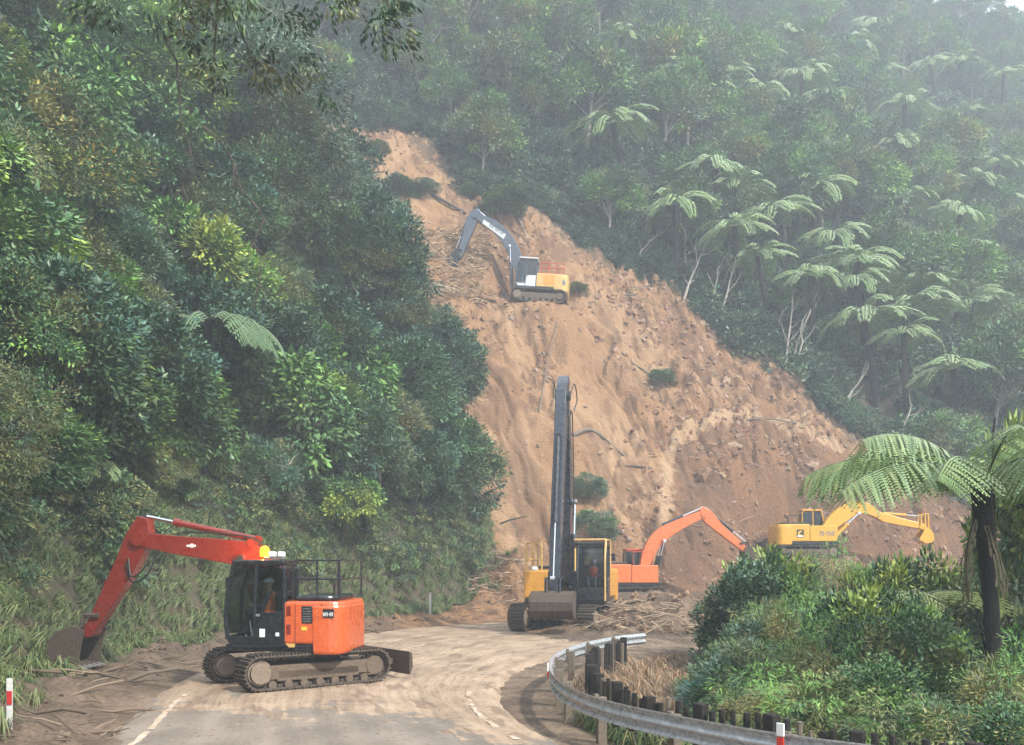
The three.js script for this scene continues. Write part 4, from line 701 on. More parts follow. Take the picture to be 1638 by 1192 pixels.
  { const f0 = cp(0.985, 0.14), f1 = cp(0.96, 0.62), f2 = cp(0.85, 0.96), q = (a, b) => prism([[a[0], a[1]], [a[0] + 0.008, a[1]], [b[0] + 0.008, b[1]], [b[0], b[1]]], cz0 + 0.08, cz1 - 0.08, 0); hp('windscreen', merge([q(f0, f1), q(f1, f2)].map(uvBox)), gl, cab); hp('rear_window', prism([cp(0.0, 0.48), [cp(0.0, 0)[0] + 0.008, cp(0, 0.48)[1]], [cp(0, 0)[0] + 0.008, cp(0, 0.9)[1]], cp(0, 0.9)], cz0 + 0.08, cz1 - 0.08, 0), gl, cab); }
  const zc = (cz0 + cz1) / 2;
  hp('operator_seat', merge([rbox(cx + 0.20 * cl, cx + 0.52 * cl, cy + 0.22 * ch, cy + 0.30 * ch, zc - 0.24, zc + 0.24, 0.05), rbox(cx + 0.12 * cl, cx + 0.22 * cl, cy + 0.26 * ch, cy + 0.66 * ch, zc - 0.22, zc + 0.22, 0.05), rbox(cx + 0.26 * cl, cx + 0.46 * cl, cy + 0.04, cy + 0.22 * ch, zc - 0.15, zc + 0.15, 0.02)].map(uvBox)), M.seat, cab);
  hp('control_lever', merge([rod([cx + 0.62 * cl, cy + 0.06, zc - 0.12], [cx + 0.70 * cl, cy + 0.42 * ch, zc - 0.14], 0.018), rod([cx + 0.62 * cl, cy + 0.06, zc + 0.12], [cx + 0.70 * cl, cy + 0.42 * ch, zc + 0.14], 0.018)].map(uvBox)), M.plateWhite, cab);
  hp('door_handle', rbox(cx + 0.40 * cl, cx + 0.47 * cl, cy + 0.36 * ch, cy + 0.39 * ch, cz0 - 0.035, cz0 + 0.004, 0.01), M.grey, panel);
  hp('mirror', merge([tube([[...cp(0.80, 0.8), cz0], [...cp(0.88, 0.82), cz0 - 0.22]], 0.014), rbox(cp(0.88, 0)[0] - 0.02, cp(0.88, 0)[0] + 0.02, cp(0, 0.70)[1], cp(0, 0.84)[1], cz0 - 0.34, cz0 - 0.2, 0.02)].map(uvBox)), M.black, cab);
  // handrails round the hood
  if (o.railings) for (const rl of o.railings) hp('handrail', merge(rl.lines.map((l) => tube(l, rl.r ?? 0.022))), rl.mat);
  // boom, stick, bucket in the machine's own plane
  const az = o.armZ ?? 0.05, A = H.clone().multiply(new THREE.Matrix4().makeTranslation(0, 0, az)), ap = (name, geo, mat, parent = t, label) => part(name, geo, mat, parent, A, label);
  const a = o.arm, end = (p) => [p[0], p[1]], bw = a.boomW, sw = a.stickW;
  const foot = a.boom[0], tip = a.boom[a.boom.length - 1];
  const boom = ap('boom', merge([beam(a.boom, bw, 24), disc(foot[0], foot[1], -bw * 0.7, bw * 0.7, foot[2] * 1.0), disc(tip[0], tip[1], -bw * 0.62, bw * 0.62, tip[2] * 1.05), ...(a.bosses ?? []).map(([x, y, r]) => disc(x, y, -bw * 0.62, bw * 0.62, r))].map(uvBox)), o.boomMat ?? o.body);
  const st = a.stick, stick = ap('stick', merge([beam(st, sw, 12), disc(st[st.length - 1][0], st[st.length - 1][1], -sw * 0.6, sw * 0.6, st[st.length - 1][2] * 1.1)].map(uvBox)), o.stickMat ?? o.boomMat ?? o.body);
  const cyl = (name, p, q, r, z, frac, mat) => { const m = [lerp(p[0], q[0], frac), lerp(p[1], q[1], frac)], c = ap(name, merge([rod([...p, z], [...m, z], r), rod([lerp(p[0], q[0], frac - 0.06), lerp(p[1], q[1], frac - 0.06), z], [...m, z], r * 1.25), disc(p[0], p[1], z - r, z + r, r * 1.2, 12)].map(uvBox)), mat); ap('rod', merge([rod([...m, z], [...q, z], r * 0.52), disc(q[0], q[1], z - r, z + r, r, 12)].map(uvBox)), M.chrome, c); };
  for (const c of a.cyls) cyl(c.name, c.p, c.q, c.r, c.z, c.frac, c.mat ?? o.boomMat ?? o.body);
  const [bx, by, ang, bs, bwid] = a.bucket, bp = bucketParts(bs, bwid), B = A.clone().multiply(new THREE.Matrix4().makeTranslation(bx, by, 0)).multiply(new THREE.Matrix4().makeRotationZ(ang));
  const bk = part('bucket', bp.shell, a.bucketMat ?? M.rust, t, B); part('wear_strip', bp.ribs, a.bucketMat ?? M.rust, bk, B); for (const g of bp.teeth) part('tooth', g, M.grey, bk, B);
  if (a.link) ap('bucket_link', merge([tube(a.link.map(([x, y]) => [x, y, -sw * 0.62]), 0.05 * bs + 0.02), tube(a.link.map(([x, y]) => [x, y, sw * 0.62]), 0.05 * bs + 0.02)].map(uvBox)), a.linkMat ?? M.rust);
  for (const hs of a.hoses ?? []) ap('hose', merge([new THREE.TubeGeometry(new THREE.CatmullRomCurve3(hs.map(([x, y, z]) => V(x, y, z))), 24, 0.022, 5)].map(uvBox)), M.rubber, boom);
  o.extra?.(t, hp, ap, { cab, body, boom, stick, cz0, cz1, cp, w, part });
  return t;
}
const letters = (x0, y0, hgt, n, z, pat = [1, 0, 1, 1, 0, 1], dep = 0.004) => { const list = []; for (let k = 0; k < n; k++) { const x = x0 + k * hgt * 0.72, lw = hgt * 0.16; list.push(rbox(x, x + lw, y0, y0 + hgt, z - dep, z + dep, 0.001)); if (pat[k % pat.length]) list.push(rbox(x + hgt * 0.42, x + hgt * 0.42 + lw, y0, y0 + hgt, z - dep, z + dep, 0.001)); list.push(rbox(x + lw * 0.5, x + hgt * 0.5, y0 + hgt * (k % 2 ? 0.4 : 0.8), y0 + hgt * (k % 2 ? 0.4 : 0.8) + lw, z - dep * 0.9, z + dep * 0.9, 0.001)); } return merge(list.map(uvBox)); };

// 1. the near red machine at the bank
const nearDigger = excavator({
  label: 'near orange-red excavator reaching a bucket to the bank, amber beacon lit', pos: V(-4.95, 0.05, -21.6), yaw: Math.PI + 0.66, house: -0.74, body: M.orange, boomMat: M.red, blade: true, shoes: 46, glass: M.clear,
  under: { L: 2.75, R: 0.38, tw: 0.5, gauge: 1.99 }, pillar: 0.05,
  h: { y0: 0.80, top: 1.90, cwTop: 1.84, sideTop: 1.72, rear: 1.38, front: 1.25, w: 2.3, cabX: -0.06, cabL: 1.32, cabW: 0.98, cabTop: 2.72 },
  railings: [{ mat: M.black, r: 0.024, lines: [[[-1.25, 1.95, -0.95], [-1.25, 2.80, -0.95], [-0.35, 2.80, -0.95], [-0.18, 2.78, -0.9], [-0.18, 1.95, -0.9]], [[-1.25, 2.38, -0.95], [-0.18, 2.40, -0.9]], [[-0.75, 1.95, -0.95], [-0.75, 2.80, -0.95]], [[-1.25, 2.80, -0.95], [-1.27, 2.80, 0.95], [-1.27, 1.95, 0.95]], [[-1.25, 2.38, -0.95], [-1.27, 2.38, 0.95]], [[-1.27, 2.8, 0.95], [-0.2, 2.8, 0.95], [-0.2, 1.9, 0.95]], [[-0.7, 1.95, 0.95], [-0.7, 2.8, 0.95]]] }],
  armZ: 0.10,
  arm: {
    boomW: 0.42, stickW: 0.34, boom: [[0.15, 1.45, 0.17], [0.45, 2.25, 0.27], [1.0, 2.86, 0.30], [1.9, 3.04, 0.26], [2.9, 3.16, 0.21], [3.75, 3.30, 0.16]], bosses: [[1.25, 2.85, 0.12], [1.05, 3.2, 0.10]],
    stick: [[3.66, 3.80, 0.13], [3.78, 3.36, 0.28], [4.06, 2.75, 0.26], [4.50, 1.95, 0.20], [4.97, 1.15, 0.13]],
    cyls: [{ name: 'boom_cylinder', p: [0.75, 1.25], q: [1.25, 2.85], r: 0.07, z: -0.3, frac: 0.62 }, { name: 'boom_cylinder', p: [0.75, 1.25], q: [1.25, 2.85], r: 0.07, z: 0.3, frac: 0.62 }, { name: 'stick_cylinder', p: [0.95, 3.28], q: [3.68, 3.84], r: 0.075, z: 0, frac: 0.74 }, { name: 'bucket_cylinder', p: [3.98, 3.35], q: [5.02, 1.52], r: 0.06, z: 0, frac: 0.62 }],
    bucket: [4.97, 1.15, 0.3, 0.80, 1.0], bucketMat: M.rust, link: [[4.70, 1.52], [5.04, 1.52], [5.16, 1.15]],
    hoses: [[[3.25, 3.05, -0.24], [3.5, 2.45, -0.3], [3.87, 2.30, -0.26], [4.03, 2.75, -0.22]], [[3.35, 3.05, -0.22], [3.6, 2.55, -0.34], [3.85, 2.42, -0.3], [3.99, 2.85, -0.2]], [[0.3, 2.3, -0.25], [0.8, 3.2, -0.26], [1.8, 3.42, -0.2], [2.7, 3.45, -0.15]]],
  },
  extra(t, hp, ap, { cab, body, boom, cz0, w }) {
    hp('lamp_bar', rbox(-0.05, 0.4, 2.82, 2.87, cz0 + 0.05, cz0 + 0.15, 0.01), M.grey);
    const b = hp('beacon', new THREE.CylinderGeometry(0.09, 0.09, 0.05, 16).translate(0.44, 2.86, cz0 + 0.22), M.black);
    hp('beacon_lens', new THREE.CapsuleGeometry(0.105, 0.09, 6, 16).translate(0.44, 2.97, cz0 + 0.22), new THREE.MeshStandardMaterial({ color: 0xff8a1e, emissive: new THREE.Color(1, 0.24, 0.01), emissiveIntensity: 2.6 }), b);
    const l = new THREE.PointLight(new THREE.Color(1, 0.5, 0.1), 9, 12); l.position.set(0.44, 2.98, cz0 + 0.22).applyMatrix4(new THREE.Matrix4().makeRotationY(-0.74)); l.castShadow = true; l.shadow.radius = 3; t.add(l);
    for (const x of [-0.06, 0.14]) hp('work_lamp', merge([rbox(x, x + 0.15, 2.87, 2.99, cz0 + 0.02, cz0 + 0.16, 0.03)].map(uvBox)), M.lampGlass);
    const z = -w;
    hp('vent_opening', rbox(-0.70, -0.46, 1.42, 1.80, z - 0.012, z + 0.02, 0.06), M.black, body); hp('vent_grille', merge(Array.from({ length: 6 }, (_, k) => rbox(-0.67, -0.49, 1.46 + k * 0.055, 1.475 + k * 0.055, z - 0.02, z, 0.004))), M.grey, body);
    hp('access_recess', rbox(-0.22, -0.12, 1.58, 1.80, z - 0.010, z + 0.02, 0.02), M.red, body); hp('access_recess', rbox(-0.22, -0.12, 1.18, 1.40, z - 0.010, z + 0.02, 0.02), M.red, body);
    hp('door_seam', merge([rbox(-0.325, -0.315, 1.0, 1.86, z - 0.008, z, 0.002), rbox(-0.905, -0.895, 1.0, 1.86, z - 0.008, z, 0.002)]), M.black, body);
    hp('name_plate', rbox(-1.18, -0.94, 1.55, 1.74, z - 0.030, z + 0.02, 0.01), M.plateBlack, body); const lt = letters(-1.165, 1.585, 0.08, 4, z - 0.034); hp('lettering', lt, M.plateWhite, body);
    hp('warning_sticker', rbox(-0.87, -0.74, 1.18, 1.36, z - 0.012, z, 0.003), M.plateWhite, body); hp('warning_sticker', rbox(-0.58, -0.46, 1.27, 1.35, z - 0.012, z, 0.003), M.plateYellow, body);
    hp('skirt_panel', prism([[-0.10, 0.98], [-0.31, 0.98], [-0.31, 0.985], [-0.31, 0.90], [-0.18, 0.90]], z - 0.012, z + 0.02, 0.004), M.cream, body);
    hp('cab_sticker', rbox(0.36, 0.48, 1.12, 1.30, cz0 - 0.004, cz0 + 0.01, 0.002), M.plateWhite, cab); hp('cab_sticker', rbox(0.04, 0.12, 1.14, 1.22, cz0 - 0.004, cz0 + 0.01, 0.002), M.plateWhite, cab);
    ap('boom_badge', merge([disc(2.45, 3.14, -0.222, -0.21, 0.05, 14).scale(1, 1, 1), rbox(2.36, 2.58, 3.11, 3.16, -0.222, -0.208, 0.01)].map(uvBox)), M.plateWhite, boom);
  },
});

// 2. the long-boomed machine on the road, facing the camera
const yl = (y) => y;
const longDigger = excavator({
  label: 'yellow-cream excavator with upright long black boom standing across the road', pos: V(2.45, 0.06, -38.6), scale: 1.1, yaw: -Math.PI / 2 - 0.42, house: 0.20, body: M.amber, cab: M.black, cabRoof: M.black, boomMat: M.slate, stickMat: M.navySteel, shoes: 48, cabSide: M.black, glass: M.clear,
  under: { L: 3.5, R: 0.48, tw: 0.62, gauge: 2.65 }, pillar: 0.06,
  h: { y0: 1.05, top: 2.25, cwTop: 2.2, sideTop: 2.2, rear: 2.6, front: 1.7, w: 3.0, cabX: 0.45, cabL: 1.5, cabW: 1.06, cabTop: 3.12 },
  railings: [{ mat: M.cream, r: 0.04, lines: [[[1.5, 1.2, 1.45], [1.5, 3.2, 1.4], [-0.6, 3.2, 1.4], [-0.6, 2.2, 1.4]], [[0.4, 2.2, 1.4], [0.4, 3.2, 1.4]], [[1.5, 2.6, 1.4], [-0.6, 2.6, 1.4]], [[1.55, 3.2, 1.4], [1.55, 3.25, 0.85], [1.5, 2.2, 0.85]]] }, { mat: M.cream, r: 0.038, lines: [[[2.0, 1.15, -1.5], [2.02, 2.6, -1.5], [1.75, 3.3, -1.5], [0.4, 3.3, -1.5], [0.4, 2.2, -1.5]], [[1.75, 3.3, -1.5], [1.75, 3.3, -0.4], [0.5, 3.3, -0.4]], [[1.95, 3.0, -0.44], [1.98, 2.2, -0.44]]] }],
  armZ: 0.12,
  arm: {
    boomW: 0.44, stickW: 0.38, boom: [[0.75, 1.85, 0.24], [0.58, 3.4, 0.34], [0.55, 5.0, 0.34], [0.8, 6.8, 0.27], [1.25, 8.5, 0.17]], bosses: [[0.75, 4.7, 0.15]],
    stick: [[0.92, 9.2, 0.15], [1.32, 8.55, 0.34], [1.80, 6.8, 0.29], [2.5, 4.0, 0.23], [3.0, 1.4, 0.14]],
    cyls: [{ name: 'boom_cylinder', p: [1.35, 1.55], q: [0.8, 4.7], r: 0.10, z: -0.36, frac: 0.62, mat: M.slate }, { name: 'boom_cylinder', p: [1.35, 1.55], q: [0.8, 4.7], r: 0.10, z: 0.36, frac: 0.62, mat: M.slate }, { name: 'stick_cylinder', p: [0.1, 5.4], q: [0.9, 9.1], r: 0.10, z: 0, frac: 0.6, mat: M.slate }, { name: 'bucket_cylinder', p: [2.25, 7.0], q: [3.3, 1.95], r: 0.08, z: 0, frac: 0.62, mat: M.slate }],
    bucket: [3.0, 1.4, 0.3, 0.82, 1.5], bucketMat: M.rust, link: [[2.8, 1.95], [3.3, 1.95], [3.35, 1.4]], linkMat: M.slate,
    hoses: [[[0.9, 3, -0.34], [1.0, 5.6, -0.36], [1.4, 8.0, -0.34], [1.65, 7.5, -0.3]], [[0.95, 8.0, 0.32], [0.65, 8.6, 0.36], [1.2, 9.05, 0.34], [1.5, 8.4, 0.3]], [[0.95, 8.0, -0.36], [0.6, 8.5, -0.42], [1.15, 8.95, -0.40], [1.55, 8.4, -0.3]]],
  },
  extra(t, hp, ap, { cab, cp, cz0, cz1 }) { hp('boom_bracket', merge([rbox(0.45, 1.5, 1.15, 2.2, -0.36, -0.24, 0.03), rbox(0.45, 1.5, 1.15, 2.2, 0.48, 0.6, 0.03)].map(uvBox)), M.slate); hp('cab_front_panel', rbox(1.9, 1.98, 1.16, 1.6, cz0 + 0.06, cz1 - 0.06, 0.02), M.black, cab); hp('deck_front', rbox(0.4, 1.86, 0.72, 1.04, -1.3, 0.9, 0.04), M.black); hp('headlamp', rbox(1.45, 1.56, 2.2, 2.34, 1.0, 1.2, 0.03), M.lampGlass); },
});

// 3. orange machine behind the rubble
excavator({
  label: 'plain orange excavator behind the rubble heap, facing the slip foot', pos: V(6.55, 0.5, -54), yaw: 0.06, body: M.peach, shoes: 44, cab: M.black, cabRoof: M.hazard, cw: M.peach, cabSide: M.black,
  under: { L: 3.2, R: 0.45, tw: 0.6, gauge: 2.4 },
  h: { y0: 0.98, top: 2.2, cwTop: 2.1, sideTop: 2.15, rear: 2.3, front: 1.75, w: 2.7, cabX: 0.1, cabL: 1.5, cabW: 1.0, cabTop: 3.0 },
  railings: [{ mat: M.hazard, r: 0.03, lines: [[[0.2, 2.2, 1.3], [0.2, 2.9, 1.3], [1.3, 2.9, 1.3], [1.3, 2.2, 1.3]]] }], armZ: 0.1,
  arm: {
    boomW: 0.5, stickW: 0.4, boom: [[0.9, 1.6, 0.22], [1.35, 3.0, 0.36], [2.0, 3.85, 0.40], [3.1, 4.5, 0.31], [4.5, 5.1, 0.2]], bosses: [[2.15, 3.55, 0.14]],
    stick: [[4.35, 5.45, 0.12], [4.65, 5.05, 0.34], [5.4, 4.3, 0.26], [6.85, 3.1, 0.16]],
    cyls: [{ name: 'boom_cylinder', p: [1.6, 1.35], q: [2.15, 3.55], r: 0.09, z: 0.38, frac: 0.6, mat: M.black }, { name: 'boom_cylinder', p: [1.6, 1.35], q: [2.15, 3.55], r: 0.09, z: -0.38, frac: 0.6, mat: M.black }, { name: 'stick_cylinder', p: [2.2, 4.5], q: [4.4, 5.45], r: 0.09, z: 0, frac: 0.5, mat: M.slate }, { name: 'bucket_cylinder', p: [4.95, 5.15], q: [7.05, 3.45], r: 0.08, z: 0, frac: 0.62, mat: M.slate }],
    bucket: [6.85, 3.1, 0.1, 1.0, 1.1], link: [[6.6, 3.4], [7.05, 3.5], [7.15, 3.1]],
  },
});

// 4. yellow machine at the foot of the slip
excavator({
  label: 'bright yellow excavator with arched boom above the verge bushes', pos: V(18.9, 3.05, -61), yaw: -0.02, body: M.yellow, shoes: 44, cab: M.yellow, cabRoof: M.amber, cabSide: M.yellow, glass: M.glass,
  under: { L: 3.1, R: 0.42, tw: 0.6, gauge: 2.4 },
  h: { y0: 0.92, top: 2.2, cwTop: 2.1, sideTop: 2.1, rear: 2.0, front: 2.0, w: 2.7, cabX: 0.1, cabL: 1.45, cabW: 1.0, cabTop: 3.15 },
  railings: [{ mat: M.black, r: 0.03, lines: [[[-1.3, 2.2, 1.2], [-1.3, 2.75, 1.2], [-0.3, 2.75, 1.2], [-0.3, 2.2, 1.2]]] }], armZ: 0.1,
  arm: {
    boomW: 0.5, stickW: 0.38, boom: [[1.2, 1.55, 0.24], [2.0, 2.45, 0.45], [3.1, 3.2, 0.48], [3.9, 3.3, 0.36], [4.9, 2.75, 0.2]], bosses: [[3.5, 3.0, 0.14]],
    stick: [[4.5, 3.05, 0.14], [4.95, 2.75, 0.26], [6.0, 2.45, 0.24], [7.6, 2.1, 0.18]],
    cyls: [{ name: 'boom_cylinder', p: [1.75, 1.2], q: [3.5, 2.95], r: 0.10, z: 0.36, frac: 0.6 }, { name: 'boom_cylinder', p: [1.75, 1.2], q: [3.5, 2.95], r: 0.10, z: -0.36, frac: 0.6 }, { name: 'stick_cylinder', p: [3.3, 3.62], q: [4.6, 3.2], r: 0.09, z: 0, frac: 0.6 }, { name: 'bucket_cylinder', p: [5.2, 2.95], q: [7.55, 2.75], r: 0.08, z: 0, frac: 0.6 }],
    bucket: [7.75, 1.95, -0.35, 0.82, 0.9], bucketMat: M.yellow, link: [[7.5, 2.2], [7.55, 2.85], [7.95, 2.9], [8.0, 1.9]], linkMat: M.yellow,
  },
  extra(t, hp, ap, { body, w }) {
    hp('emblem_panel', rbox(-0.75, -0.30, 1.35, 1.85, w + 0.001, w + 0.014, 0.01), M.plateBlack, body);
    hp('emblem', new THREE.TorusGeometry(0.12, 0.045, 6, 16, 4.6).rotateZ(0.85).scale(1, 1, 0.2).translate(-0.52, 1.6, w + 0.018), M.plateYellow, body);
    hp('lettering', letters(0.7, 1.45, 0.30, 5, w + 0.008), M.grey);
    hp('tail_lamp', rbox(-0.72, -0.34, 1.38, 1.48, w + 0.010, w + 0.022, 0.01), M.plateWhite, body);
  },
});

// 5. the machine high on the slip
excavator({
  label: 'cream and yellow excavator with dark blue-grey boom perched high on the slip', pos: V(2.06, 22.33, -71.6), yaw: Math.PI - 0.10, tilt: 0.09, body: M.cream, cab: M.steelBlue, cabRoof: M.white, cabSide: M.white, glass: M.clear, boomMat: M.steelBlue, stickMat: M.steelBlue, hood: M.hazard, shoes: 44, cw: M.cream,
  under: { L: 3.2, R: 0.48, tw: 0.6, gauge: 2.5 },
  h: { y0: 0.95, top: 2.15, cwTop: 2.05, sideTop: 2.1, rear: 2.15, front: 1.85, w: 2.9, cabX: 0.25, cabL: 1.6, cabW: 1.05, cabTop: 3.2 },
  railings: [{ mat: M.hazard, r: 0.045, lines: [[[0.0, 2.2, -1.3], [0.0, 2.95, -1.3], [-1.75, 2.95, -1.3], [-1.75, 2.2, -1.3]], [[0, 2.6, -1.3], [-1.75, 2.6, -1.3]], [[-0.6, 2.2, -1.3], [-0.6, 2.95, -1.3]], [[-1.2, 2.2, -1.3], [-1.2, 2.95, -1.3]]] }], armZ: 0.1,
  arm: {
    boomW: 0.55, stickW: 0.45, boom: [[1.35, 1.5, 0.25], [1.9, 3.2, 0.42], [2.7, 4.7, 0.46], [3.9, 5.9, 0.38], [5.5, 6.65, 0.22]], bosses: [[2.6, 4.4, 0.14]],
    stick: [[5.35, 7.1, 0.16], [5.65, 6.6, 0.40], [6.0, 5.3, 0.32], [6.45, 3.5, 0.18]],
    cyls: [{ name: 'boom_cylinder', p: [2.2, 1.3], q: [2.6, 4.4], r: 0.1, z: -0.42, frac: 0.6 }, { name: 'boom_cylinder', p: [2.2, 1.3], q: [2.6, 4.4], r: 0.1, z: 0.42, frac: 0.6 }, { name: 'stick_cylinder', p: [2.9, 5.45], q: [5.35, 7.1], r: 0.1, z: 0, frac: 0.55 }, { name: 'bucket_cylinder', p: [6.1, 6.5], q: [6.85, 3.95], r: 0.09, z: 0, frac: 0.55 }],
    bucket: [6.45, 3.5, 0.25, 0.95, 1.15], bucketMat: M.black, link: [[6.3, 3.9], [6.85, 3.95], [6.9, 3.45]], linkMat: M.black,
  },
  extra(t, hp, ap, { boom, body, w }) { ap('boom_panel', prism([[3.15, 4.95], [4.9, 6.05], [4.82, 6.35], [3.0, 5.3]], -0.292, -0.278, 0.002), M.white, boom); ap('lettering', letters(0, 0, 0.24, 8, 0).rotateZ(0.54).translate(3.3, 5.22, -0.296), M.steelBlue, boom); hp('side_door', rbox(-1.3, -0.3, 1.3, 2.05, -w - 0.012, -w + 0.01, 0.02), M.amber, body); hp('grille', rbox(-1.95, -1.4, 1.35, 1.7, -w - 0.012, -w + 0.02, 0.02), M.grey, body); },
});
// ------------------------------------------------------------------ guardrail, palings, marker posts
const railPath = new THREE.CatmullRomCurve3(rail.map(([x, d]) => V(x, 0, -d)));
const galv = std(0.56, 0.58, 0.60, 0.42, { metalness: 0.3, map: rep(dirtMap, 1.5), roughnessMap: rep(roughMap, 2) });
const tarTimber = std(0.028, 0.022, 0.018, 0.9, { map: rep(dirtMap, 3), bumpMap: rep(earthBump, 5), bumpScale: 0.02 });
const greyTimber = std(0.20, 0.16, 0.12, 0.9, { map: rep(dirtMap, 3) });
const railTop = 0.74;
{
  const t = thing('guardrail', 'grey steel guardrail curving round the bend beside the drop', 'guardrail');
  const prof = []; for (let i = 0; i <= 16; i++) { const v = i / 16; prof.push([0.042 * Math.cos(v * Math.PI * 4) * (v < 0.03 || v > 0.97 ? 0.6 : 1), railTop - v * 0.33]); }   // two ridges of the pressed beam
  const total = railPath.getLength(), n = Math.round(total / 3.8);
  for (let k = 0; k < n; k++) {
    const pos = [], idx = [], uv = [], steps = 14, lap = k % 2 ? 0.006 : 0;
    for (let j = 0; j <= steps; j++) {
      const u = clamp((k + (j / steps) * 1.06 - 0.03) / n, 0, 1), p = railPath.getPointAt(u), g = railPath.getTangentAt(u), nx = -g.z, nz = g.x, L = Math.hypot(nx, nz);
      for (const back of [0, 1]) prof.forEach(([o, y], i) => { const q = -o - lap + back * 0.004; pos.push(p.x + nx / L * q, y, p.z + nz / L * q); uv.push(u * total, y); });
    }
    const m = prof.length, row = 2 * m;
    for (let j = 0; j < steps; j++) for (const b of [0, 1]) for (let i = 0; i < m - 1; i++) { const a = j * row + b * m + i; idx.push(a, a + 1, a + row, a + 1, a + row + 1, a + row); }
    const g = new THREE.BufferGeometry(); g.setAttribute('position', new THREE.Float32BufferAttribute(pos, 3)); g.setAttribute('uv', new THREE.Float32BufferAttribute(uv, 2)); g.setIndex(idx); g.computeVertexNormals();
    const b = mesh('rail_beam', g, galv, t);
  }
  const posts = Math.round(total / 1.9), postGeo = uvBox(new RoundedBoxGeometry(0.11, 1.3, 0.15, 1, 0.01)), blockGeo = uvBox(new RoundedBoxGeometry(0.10, 0.34, 0.13, 1, 0.01));
  for (let k = 1; k < posts; k++) {
    const u = k / posts, p = railPath.getPointAt(u), g = railPath.getTangentAt(u), nx = -g.z, nz = g.x;
    const post = mesh('post', postGeo, greyTimber, t); post.position.set(p.x + nx * 0.17, 0.05, p.z + nz * 0.17); post.rotation.y = Math.atan2(nx, nz);
    const bl = mesh('spacer_block', blockGeo, greyTimber, t); bl.position.set(p.x + nx * 0.09 * 0.9, 0.58, p.z + nz * 0.09 * 0.9); bl.rotation.y = post.rotation.y; bl.scale.z = 0.5;
  }
  for (const [u, lab] of [[0.335, 'near'], [0.60, 'far']]) {
    const best = (() => { let b = 0, e = 1e9; for (let i = 0; i <= 400; i++) { const q = railPath.getPointAt(i / 400), [px] = project(q), w = Math.abs(px - (lab === 'near' ? 1250 : 884)) + (lab === 'near' ? Math.abs(-q.z - 11.3) * 30 : Math.abs(-q.z - 18) * 12); if (w < e) { e = w; b = i / 400; } } return b; })();
    const p = railPath.getPointAt(best), g = railPath.getTangentAt(best), nx = -g.z, nz = g.x, k = mesh('reflector', uvBox(new RoundedBoxGeometry(0.10, 0.16, 0.03, 1, 0.008)), M.plateWhite, t); k.position.set(p.x - nx * 0.07, railTop + 0.05, p.z - nz * 0.07); k.rotation.y = Math.atan2(nx, nz);
    const rd = mesh('red_band', uvBox(new RoundedBoxGeometry(0.09, 0.12, 0.03, 1, 0.006)), std(0.55, 0.03, 0.02, 0.5), t); rd.position.set(p.x - nx * 0.07, railTop - 0.10, p.z - nz * 0.07); rd.rotation.y = k.rotation.y;
  }
}
{
  const t = thing('timber_palings', 'row of dark tarred timber stakes behind the guardrail', 'timber edging'), r = rng(17), total = railPath.getLength();
  const thin = [0, 1, 2].map((k) => uvBox(new THREE.CylinderGeometry(0.032 + 0.008 * k, 0.04 + 0.006 * k, 1.35, 7, 3).translate(0, 0, 0))), thick = [0, 1].map((k) => uvBox(new RoundedBoxGeometry(0.17 + 0.03 * k, 1.5, 0.16, 1, 0.012)));
  for (let s = 0, k = 0; s < total - 6; k++) {
    const u = (s + 3) / total, p = railPath.getPointAt(u), g = railPath.getTangentAt(u), nx = -g.z, nz = g.x, o = 0.75 + 0.06 * r(), x = p.x + nx * o, z = p.z + nz * o, gy = vergeHeight(x, -z), big = k % 6 === 0;
    const m = mesh(big ? 'timber_post' : 'stake', big ? thick[k % 2] : thin[k % 3], big || r() < 0.85 ? tarTimber : greyTimber, t);
    m.position.set(x, (big ? 0.06 : 0.08) + 0.10 * (r() - .5) + Math.min(0, gy + 0.1) * 0.3, z); m.rotation.set((r() - .5) * 0.08, Math.atan2(nx, nz) + (r() - .5) * .3, (r() - .5) * 0.10);
    s += big ? 0.28 : 0.19 + 0.05 * r();
  }
}
function markerPost(p, h, label, red) {
  const t = thing('marker_post', label, 'marker post', 'roadside marker posts'); t.position.copy(p);
  mesh('post', uvBox(new RoundedBoxGeometry(0.085, h + 0.3, 0.035, 2, 0.012).translate(0, h / 2 - 0.15, 0)), std(0.62, 0.60, 0.55, 0.6, { map: rep(paintMap, 2) }), t);
  if (red) mesh('red_reflector', uvBox(new RoundedBoxGeometry(0.07, 0.2, 0.012, 1, 0.004).translate(0.005, h * 0.66, 0.026)), std(0.42, 0.02, 0.02, 0.35), t);
  return t;
}
{ const p = at(15, 1190, 13.6); markerPost(V(p.x, vergeHeight(p.x, 13.6) - 0.05, -13.6), 0.82, 'white marker post with red band at the lower picture corner', true).rotation.y = 0.2; }
markerPost(V(at(688, 998, 43).x, vergeHeight(at(688, 998, 43).x, 43) - 0.02, -43), 1.02, 'thin white marker post at the bank foot beyond the road', false);

